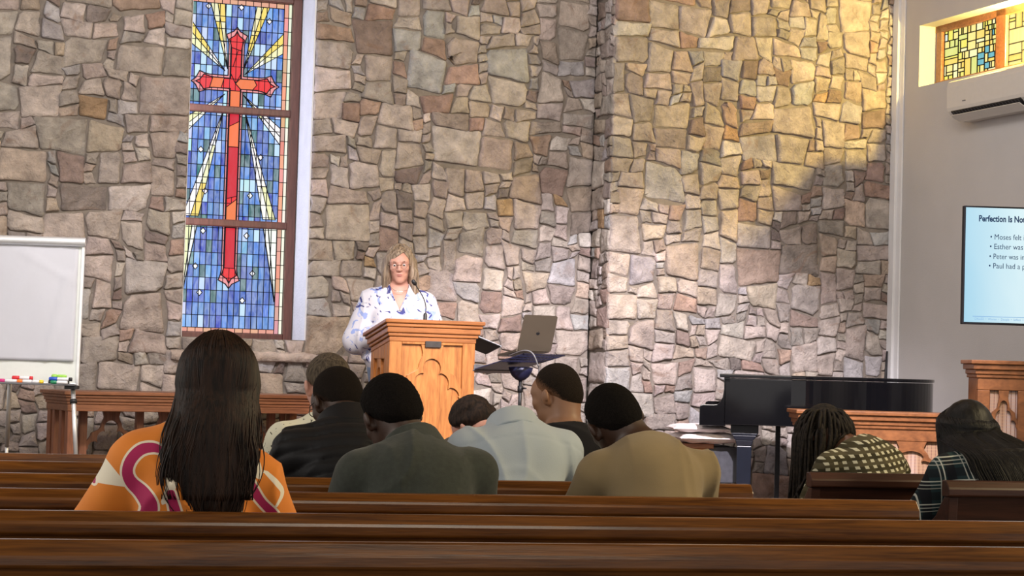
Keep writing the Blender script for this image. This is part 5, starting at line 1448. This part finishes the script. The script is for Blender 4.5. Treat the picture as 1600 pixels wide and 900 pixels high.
def d_cre(V):
    u, v = opx(V)
    d = poly_d(u, v, [(162, 703), (208, 757), (155, 752), (156, 728)])
    d = np.minimum(d, seg_d(u, v, [(158, 724), (132, 757), (109, 799), (100, 840)], [2.5, 3.5, 3, 3]))
    d = np.minimum(d, seg_d(u, v, [(392, 703), (400, 722), (404, 736)], [7, 8, 5]))
    d = np.minimum(d, seg_d(u, v, [(415, 730), (434, 748), (444, 763), (433, 785)], [3, 4.5, 3.5, 2]))
    d = np.minimum(d, seg_d(u, v, [(262, 716), (268, 748), (258, 776)], [6, 8, 4]))
    d = np.minimum(d, seg_d(u, v, [(152, 795), (172, 803), (200, 806)], [1, 2, 1.5]))
    return d / KP
garment('blouse', F, F.torso(1.06) + sleeves(F, A, 1.08, .96, .012), 'cloth_orange_print', t, off=.018, fold=.0045, seed=2, hem=.46, attrs={'d_magenta': d_mag, 'd_cream': d_cre}, neck_cut=.03)
lower_clothes(F, t)

def curtain_hair(F, t, mat, zs_, Lx, Rx, Yb, n, seed, ends, wave=.009, lump=.0045, name='hair', lift=0.0, extra=(), cap=(.092, .108, .102), lay=.002):
    """long loose hair: a cap over the skull flowing into a curtain down the back, with locks laid over it.
    zs_ (rising): heights; Lx, Rx, Yb: left edge, right edge and depth of the curtain there"""
    hc = F.hc; hz = hc[2]
    lx = lambda z: np.interp(z, zs_, Lx); rx_ = lambda z: np.interp(z, zs_, Rx); yb = lambda z: np.interp(z, zs_, Yb)
    pr = [EL(F.H((0, -.016, .030)), cap, F.R.T, .03)] + list(extra)
    for sx in (-1, 1):
        pr.append(RC(F.H((sx * .062, -.02, .03)), np.array((hc[0] + sx * .066, (yb(hz - .13) + hc[1]) / 2 - .01, hz - .13)), .036, .036, .03))
    for z in np.arange(zs_[0] + .05, zs_[-1] - .02, .012):
        a, b, y = lx(z), rx_(z), yb(z); w = np.interp(z, [zs_[0], hz - .1, hz], [.022, .028, .034])
        cv = np.interp(z, [hz - .22, hz - .10, hz + .03], [.030, .060, .095]); sp = np.linspace(-1, 1, 6)
        ar = [np.array((a + w + (b - a - 2 * w) * (q + 1) / 2, y + w * .9 + cv * q * q, z)) for q in sp]
        pr += [RC(m_, n_, w, w, .010) for m_, n_ in zip(ar[:-1], ar[1:])]
    def mod(D, X, Y, Z):
        D = D - lump * np.sin(X * 95 + 2.5 * np.sin(Z * 14) + 1.2 * np.sin(Z * 31)) * np.clip((hz - .03 - Z) * 6, 0, 1) - .0007 * np.sin(X * 210 + 3 * np.sin(Z * 17 + 1))
        f = EL(F.H((0, .105, -.035)), (.066, .075, .105), F.R.T)[0](X, Y, Z)
        return np.maximum(D, -f)
    c0 = F.H((0, -.016, .030))
    def path(rnd, i):
        s_ = rnd.uniform(-1, 1) * (1.0 if i % 6 else 1.10); dep = rnd.uniform(-.010, .008); r = np.array(cap) + .005 + dep * .5
        u = np.array((s_, 0, 0)); top = c0 + F.R @ np.array((.12 * s_ * r[0], .25 * r[1] * (1 - abs(s_) * .6), r[2] * .96))
        P = [top]; zt = hz - .02
        ph = s_ * 1.55
        target = np.array((lx(zt) + (rx_(zt) - lx(zt)) * (s_ + 1) / 2, yb(zt) + abs(s_) ** 2.5 * .10, zt)) - c0
        for f in (.25, .5, .75):
            d = (top - c0) * (1 - f) + target * f; d = d / np.linalg.norm(F.R.T @ d / r); P.append(c0 + d)
        P.append(target + c0 + np.array((0, -.004, 0)))
        z = zt - .05; ze = rnd.triangular(*ends); pz = rnd.uniform(0, 6); wob = rnd.uniform(-.02, .02)
        while z > ze:
            a, b = lx(z), rx_(z); x = a + (b - a) * (s_ + 1) / 2 + wave * sin(z * 24 + pz) * min(1, (hz - z) * 5) + wob * min(1, (hz - z) * 2.5)
            P.append(np.array((x, yb(z) - .004 - lift * .5 - dep * .7 + s_ * s_ * np.interp(z, [hz - .22, hz - .10, hz], [.028, .055, .085]), z + lift))); z -= .055
        return P if len(P) > 4 else None
    ex = strands(F, n, path, seed, .0030, .0010, 4, outside=[(pr, lay)], margin=.004)
    return solid(name, pr, mat, t, .0075, mod=mod, extra=ex)
hz = F.hc[2]; by = F.c7[1]
h0 = F.hc[0]
curtain_hair(F, t, 'hair_long_brown', [.74, .79, .84, hz - .18, hz - .10, hz - .05, hz + .03], [-.020, -.052, -.080, -.084, -.066, h0 - .100, h0 - .086], [.090, .117, .135, .147, .150, h0 + .100, h0 + .086],
             [by - .156, by - .154, by - .152, by - .148, by - .142, F.hc[1] - .126, F.hc[1] - .108], 850, 5, (.735, .86, .79), wave=.012, lump=.0026)

# --- man in the dark green jacket ------------------------------------------------
F = Fig(l1=17, l2=38, neck=48, yaw=16, pitch=30, roll=-6, sw=.178, tilt=-1, torso=.475, neck_side=-26)
t, A = person('man with short black hair in a dark green high-collared jacket, head bowed', F, 648, 690, 6.29, PR, 'skin_dark')
g = garment('jacket', F, F.torso(1.06, hunch=.015) + sleeves(F, A, 1.12, .97), 'cloth_dark_green', t, off=.016, fold=.0042, seed=8, hem=.46)
solid('collar', [ring_collar(F, .086, .090, -.045, .040, .006, flare=2.5)], 'cloth_dark_green', g, .006)
lower_clothes(F, t)
short_hair(F, .020, nape=-.100, front=.055, top=.004, fuzz=.0022, mat='hair_black_short', parent=t, seed=1, h=.005)

# --- man in the black quilted jacket ----------------------------------------------
F = Fig(l1=9, l2=28, neck=58, yaw=26, pitch=26, sw=.178, torso=.485, neck_side=-8, tilt=-2)
t, A = person('man in glasses and a black quilted jacket, head bowed in front of another man', F, 543, 645, 6.93, PR, 'skin_dark')
d2 = F.d2; w0 = F.waist
def quilt(D, X, Y, Z):
    s_ = (X - w0[0]) * 0 + (Y - w0[1]) * d2[1] + (Z - w0[2]) * d2[2]
    return D - .010 * np.abs(np.sin(s_ * pi / .050)) ** .6
g = garment('quilted_jacket', F, F.torso(1.04) + sleeves(F, A, 1.15, .97), 'cloth_black_quilt', t, off=.012, fold=.0025, seed=3, hem=.46, more=quilt)
solid('collar', [ring_collar(F, .088, .090, -.04, .040, .009, flare=1.5)], 'cloth_black_quilt', g, .006)
lower_clothes(F, t)
short_hair(F, .009, nape=-.095, front=.058, mat='hair_cropped_dark', parent=t, seed=2, fuzz=.001, fade=.05)
def spectacles(F, t, m='glasses_dark', r=.0018, w=.022, hgt=.016):
    mb = MB()
    for sx in (-1, 1):
        mb.tube([F.H((sx * .032 + w * cos(q), .104 - .10 * (sx * .032 + w * cos(q)) ** 2 * 8, .004 + hgt * sin(q))) for q in np.linspace(0, 2 * pi, 21)], r, 6)
        mb.tube([F.H((sx * .053, .098, .010)), F.H((sx * .074, .060, .012)), F.H((sx * .082, .0, .010)), F.H((sx * .083, -.012, -.004))], r, 6)
    mb.tube([F.H((-.011, .103, .008)), F.H((0, .107, .012)), F.H((.011, .103, .008))], r, 6)
    mb.build('eyeglasses', m, t, smooth=True)
spectacles(F, t)

# --- man in the pale printed shirt, farther ahead ---------------------------------
F = Fig(l1=6, l2=22, neck=36, yaw=14, pitch=22, sw=.188, torso=.475, neck_side=-8)
t, A = person('grey-brown haired man in a pale printed shirt, mostly hidden behind the quilted jacket', F, 524, 650, 7.66, PR, 'skin_fair')
g = garment('shirt', F, F.torso(1.05) + sleeves(F, A, 1.10, .6), 'cloth_pale_print', t, off=.012, fold=.004, seed=4, hem=.46)
solid('collar', [ring_collar(F, .082, .086, -.04, .022, .005, flare=3)], 'cloth_pale_print', g, .006)
lower_clothes(F, t)
short_hair(F, .013, nape=-.095, front=.055, mat='hair_grey_brown', parent=t, seed=4, fuzz=.002)

# --- brown-haired person by the lectern -------------------------------------------
F = Fig(l1=22, l2=50, neck=70, yaw=34, pitch=42, roll=-12, sw=.175, torso=.465, neck_side=-16)
t, A = person('brown-haired person bowed low in front of the lectern, beside the pale blue shirt', F, 764, 690, 8.74, PR, 'skin_fair')
garment('pullover', F, F.torso(1.04) + sleeves(F, A, 1.08, .97), 'cloth_brown_knit', t, off=.012, seed=5, hem=.46)
lower_clothes(F, t)
short_hair(F, .018, nape=-.105, front=.045, mat='hair_dark_brown', parent=t, seed=6, fuzz=.0015, wave=.003, h=.005)

# --- man in the pale blue shirt ---------------------------------------------------
F = Fig(l1=18, l2=33, neck=128, yaw=0, pitch=84, sw=.176, torso=.515, tilt=-2)
t, A = person('man in a pale blue collared shirt bent so far forward that his head is hidden', F, 803, 655, 7.14, PR, 'skin_tan')
d2 = F.d2; c7_ = F.c7
def yoke(D, X, Y, Z):
    s_ = (Y - c7_[1]) * d2[1] + (Z - c7_[2]) * d2[2] + .105 + .05 * np.abs(X)
    return D + .0028 * np.exp(-(s_ / .006) ** 2) - .004 * np.exp(-((s_ + .13 + .9 * (X + .05) ** 2 * 6) / .020) ** 2) * (np.abs(X + .02) < .13)
g = garment('shirt', F, F.torso(1.05, hunch=.01) + sleeves(F, A, 1.12, .97), 'cloth_pale_blue', t, off=.015, fold=.0048, seed=9, hem=.46, more=yoke, neck_n=unit(F.d2 + F.fw * .25))
F2 = Fig(l1=18, l2=33, neck=50, sw=.176, torso=.515)
solid('collar', [ring_collar(F2, .084, .088, -.05, .036, .006, flare=3.5)], 'cloth_pale_blue', g, .006)
lower_clothes(F, t)
short_hair(F, .012, nape=-.055, mat='hair_dark_brown', parent=t, seed=7)

# --- man with cropped hair in black -----------------------------------------------
F = Fig(l1=10, l2=28, neck=22, yaw=42, pitch=16, sw=.185, torso=.455, neck_side=-10, neck_len=.158)
t, A = person('man with cropped dark hair in a black tee, face turned towards the lectern', F, 884, 665, 7.80, PR, 'skin_tan')
garment('tee_shirt', F, F.torso(1.04) + sleeves(F, A, 1.08, .35), 'cloth_black', t, off=.012, fold=.004, seed=11, hem=.46, neck_cut=.030)
lower_clothes(F, t)
short_hair(F, .007, nape=-.112, front=.066, mat='hair_cropped', parent=t, seed=8, fuzz=.0008, fade=.065)

# --- man in the tan sweater -------------------------------------------------------
F = Fig(l1=19, l2=40, neck=52, yaw=4, pitch=26, roll=-20, sw=.166, torso=.50, tilt=-1, neck_side=-36)
t, A = person('man with short black hair in a tan crew-neck sweater, head bowed to the left', F, 1008, 695, 6.47, PR, 'skin_dark')
garment('sweater', F, F.torso(1.06, hunch=.02) + sleeves(F, A, 1.02, .97), 'cloth_tan', t, off=.016, fold=.0042, seed=13, hem=.46, neck_cut=.028)
lower_clothes(F, t)
short_hair(F, .012, nape=-.090, front=.055, mat='hair_black_short', parent=t, seed=9, fuzz=.0016, h=.005)

# --- person with long locs in the checked shirt -----------------------------------
F = Fig(l1=24, l2=50, neck=62, yaw=8, pitch=44, sw=.142, torso=.48, neck_side=-34, neck_len=.155)
t, A = person('person with long dark locs in an olive and white checked shirt, by the piano', F, 1336, 690, 8.28, radians(22), 'skin_brown', female=True)
garment('shirt', F, F.torso(1.0, hunch=.02) + sleeves(F, A, 1.04, .97), 'cloth_olive_check', t, off=.014, fold=.004, seed=15, hem=.46)
lower_clothes(F, t)
hc = F.hc
def lpath(rnd, i):
    ph = rnd.uniform(0, 2 * pi); el_ = rnd.uniform(.15, 1.45)
    hd = np.array((sin(ph), cos(ph)))
    fwd_h = F.R @ np.array((0, 1.0, 0)); upv = F.R @ np.array((0, 0, 1.0))
    d = np.array((hd[0] * cos(el_), hd[1] * cos(el_), sin(el_)))
    if d @ fwd_h > .62 and d @ upv < .55: return None            # keep the face free
    r = .108
    P0 = hc + d * r * .93; P = [P0]
    e = el_
    while e > .05:
        e -= .45; e = max(e, -.02); P.append(hc + np.array((hd[0] * cos(e), hd[1] * cos(e), sin(e))) * (r + rnd.uniform(.004, .020)))
    L = rnd.uniform(.22, .40); q = P[-1]; n = 6; sw_ = rnd.uniform(-.02, .02); s2 = rnd.uniform(-.02, .02)
    if hd[0] > .3: L *= .7
    for k in range(1, n + 1):
        f = k / n
        P.append(q + np.array((hd[0] * .012 * f + sw_ * f + .004 * math.sin(f * 3 + ph), hd[1] * .02 * f + s2 * f, -L * f)))
    return P
ex = strands(F, 250, lpath, 21, .0062, .0042, 6, 3, outside=[(F.torso(1.0, hunch=.02) + sleeves(F, A, 1.04, .97), .014)], margin=.010)
solid('locs', [EL(F.H((0, -.014, .028)), (.084, .103, .098), F.R.T, .03)], 'hair_locs', t, .008, extra=ex, mod=lambda D, X, Y, Z: np.maximum(D, -(EL(F.H((0, .10, -.05)), (.075, .07, .105), F.R.T)[0](X, Y, Z))))

# --- woman with long black hair in the dark plaid shirt ---------------------------
F = Fig(l1=15, l2=40, neck=60, yaw=-6, pitch=40, sw=.175, torso=.455, neck_side=-16, tilt=3)
A = F.lap_arms(out=.075, fwd=.12, wz=.62)
t, A = person('woman with long straight black hair in a dark plaid shirt, at the right edge', F, 1545, 705, 7.50, radians(6), 'skin_brown', female=True, arms=A)
garment('shirt', F, F.torso(1.06) + sleeves(F, A, 1.15, .97), 'cloth_dark_plaid', t, off=.015, fold=.004, seed=17, hem=.46)
lower_clothes(F, t)
hz = F.hc[2]; by = F.c7[1]; bz = F.c7[2]
L2 = radians(40)
yb_ = [by - d * math.tan(L2) - (.165 / cos(L2) if d > .05 else .15 / cos(L2)) for d in (.15, .08, .03, -.01)]
yb_[0] = yb_[1] - .03
curtain_hair(F, t, 'hair_long_black', [bz - .15, bz - .08, bz - .03, bz + .01, hz - .01, hz + .06], [-.095, -.11, -.125, -.13, F.hc[0] - .098, F.hc[0] - .086], [.25, .25, .225, .185, F.hc[0] + .112, F.hc[0] + .086],
             yb_ + [F.hc[1] - .112, F.hc[1] - .10], 800, 31, (bz - .17, bz - .06, bz - .13), wave=.003, lump=.0015, lift=.010, lay=.004, cap=(.098, .112, .104),
             extra=[EL(F.hc + np.array((.015, -.065, -.075)), (.118, .080, .105), None, .05), RC(F.H((-.078, -.01, .02)), F.hc + np.array((-.088, -.03, -.18)), .040, .030, .04)])

# --- the speaker ------------------------------------------------------------------
F = Fig(l1=2, l2=5, neck=14, yaw=-6, pitch=7, roll=3, sw=.168, hip=.93, torso=.505, stand=True, neck_len=.150, tilt=-3, headk=.98)
A = (np.array((-.255, .02, 1.095)), np.array((-.12, .20, 1.13)), np.array((.262, .02, 1.09)), np.array((.13, .20, 1.13)))
SR = radians(188)
t, A = person('woman standing at the lectern in glasses and a white blouse with blue floral blotches', F, 622, 470, 12.80, SR, 'skin_fair', hfine=.0036, floor=PLAT, female=True, arms=A)
cf = F.c7 + F.fw * .08
def vneck(D, X, Y, Z):
    zv = F.c7[2] - .150
    d = np.maximum(np.abs(X - .002) - np.clip((Z - zv) * .42, -.02, .2), .02 - Y)
    return np.maximum(D, -d)
g = garment('blouse', F, F.torso(1.08) + sleeves(F, A, 1.20, .96, .010) + [EL(F.hip + np.array((0, .0, .05)), (.19, .14, .12), None, .05)] + [EL(F.chest + F.fw * .085 + F.ax * sx * .075 - F.d2 * .04, (.075, .06, .07), None, .04) for sx in (-1, 1)], 'cloth_white_floral', t, off=.016, fold=.004, seed=19, hem=.90, more=vneck, neck_cut=.018, h=.007)
F2 = F
mb = MB()
for sx in (-1, 1):       # open collar edges
    mb.tube(catmull([F.c7 + np.array((sx * .060, -.01, .030)), F.c7 + np.array((sx * .066, .05, .012)), F.c7 + np.array((sx * .045, .105, -.06)), F.c7 + np.array((sx * .006, .135, -.150))], 6), .0075, 7)
mb.build('collar', 'cloth_white_floral', g, smooth=True)
lower_clothes(F, t, 'cloth_denim')
hc = F.hc
pr = [EL(F.H((0, -.016, .030)), (.087, .111, .101), F.R.T, .03)]
for sx in (-1, 1):
    pr += [RC(F.H((sx * .068, .02, .060)), F.H((sx * .088, .020, -.06)), .022, .026, .03), RC(F.H((sx * .088, .020, -.06)), F.H((sx * .096, .030, -.180)), .027, .026, .03), RC(F.H((sx * .07, -.05, .0)), F.H((sx * .08, -.05, -.165)), .046, .044, .05)]
pr += [EL(F.H((0, -.07, -.08)), (.085, .05, .11), F.R.T, .04)]
k = F.hk
def smod(D, X, Y, Z):
    x, y, z = X - hc[0], Y - hc[1], Z - hc[2]; R_ = F.R
    hx = R_[0, 0] * x + R_[1, 0] * y + R_[2, 0] * z; hy = R_[0, 1] * x + R_[1, 1] * y + R_[2, 1] * z; hz_ = R_[0, 2] * x + R_[1, 2] * y + R_[2, 2] * z
    D = D - .0022 * np.sin(hx * 150 + 2 * np.sin(hz_ * 18) + hy * 60) * np.clip((.05 - hz_) * 20, 0, 1)
    top_ = np.where(hx > -.030, .088 - .72 * (hx + .030), .088 - 1.6 * (-.030 - hx))      # the hair is swept across from the part
    f = np.maximum(np.maximum(np.abs(hx) - (.061 - .006 * np.clip((-hz_ - .03) / .08, 0, 1)), .028 - hy), hz_ - top_)
    kk = .010; B_ = -f; q = np.clip(kk - np.abs(D - B_), 0, None) / kk
    return np.maximum(D, B_) + q * q * kk * .25
ec, er = np.array((0, -.016, .030)), np.array((.089, .114, .104))
def on_cap(p, lift=0.0):
    d = (np.array(p, float) - ec) / er; return ec + d / np.linalg.norm(d) * (er + lift)
def spath(rnd, i):
    s_ = rnd.uniform(-1, 1); sx = 1 if s_ > 0 else -1; a = abs(s_); dep = rnd.uniform(-.003, .006)
    py_ = rnd.uniform(-.09, .062)                          # where along the parting it starts
    top = on_cap((-.026, py_, .30), dep)
    if a < .62:       # to the sides; those from the front of the parting frame the face
        ys = np.interp(py_, [-.09, .062], [-.085, .052])
        sxx = 1 if rnd.random() < .55 else -1
        side = on_cap((sxx * .2, ys * 2.2, .030), dep); pts = [top] + [on_cap(top * (1 - f) + side * f + np.array((0, .02 * f * (py_ > .03), .03 * (1 - f))), dep) for f in (.3, .6)] + [side]
        e = dep + rnd.uniform(-.004, .006)
        pts += [np.array((sxx * (.099 + e), ys * .95, -.05)), np.array((sxx * (.106 + e), ys * .95 + .004, -.125)), np.array((sxx * (.100 + e + rnd.uniform(-.012, .010)), ys + .012, -.190 - rnd.uniform(0, .022)))]
    else:             # to the back
        ph = s_ * 1.25; side = on_cap((.3 * sin(ph), -.3 * cos(ph), .02), dep)
        pts = [top, on_cap(top * .6 + side * .4 + np.array((0, 0, .02)), dep), side, np.array(((.104 + dep) * sin(ph), -.02 - (.108 + dep) * cos(ph), -.08)), np.array(((.104 + dep) * sin(ph), -.02 - (.10 + dep) * cos(ph), -.185 - rnd.uniform(0, .02)))]
    return [F.H(q) for q in pts]
ex = strands(F, 300, spath, 41, .0036, .0014)
solid('hair', pr, 'hair_blond_grey', t, .0055, mod=smod, extra=ex)
spectacles(F, t, 'glasses_metal', .0014, .021, .0145)
mb = MB()
for sx in (-1, 1): mb.tube(catmull([F.H((sx * .015, .0965, .0265)), F.H((sx * .032, .0935, .0305)), F.H((sx * .050, .078, .0270))], 4), [.0016] * 4 + [.0024] * 2 + [.0015] * 3, 6)
mb.build('eyebrows', 'hair_brow', t, smooth=True)
mb = MB(); mb.tube(catmull([F.H((-.0215, .0865, -.0545)), F.H((-.010, .0965, -.0525)), F.H((0, .0985, -.0545)), F.H((.010, .0965, -.0525)), F.H((.0215, .0865, -.0545))], 4), [.001] + [.0021] * 15 + [.001], 8)
mb.tube(catmull([F.H((-.018, .0885, -.0585)), F.H((-.008, .096, -.0620)), F.H((.008, .096, -.0620)), F.H((.018, .0885, -.0585))], 4), [.001] + [.0026] * 11 + [.001], 8); mb.build('lips', 'lip', t, smooth=True)
mb = MB(); mb.tube([F.c7 + np.array((.062 * cos(q), .060 + .062 * sin(q), .018 - .045 * max(0, sin(q)))) for q in np.linspace(-.3, pi + .3, 24)], .0016, 5); mb.build('necklace', 'chrome', t, smooth=True)
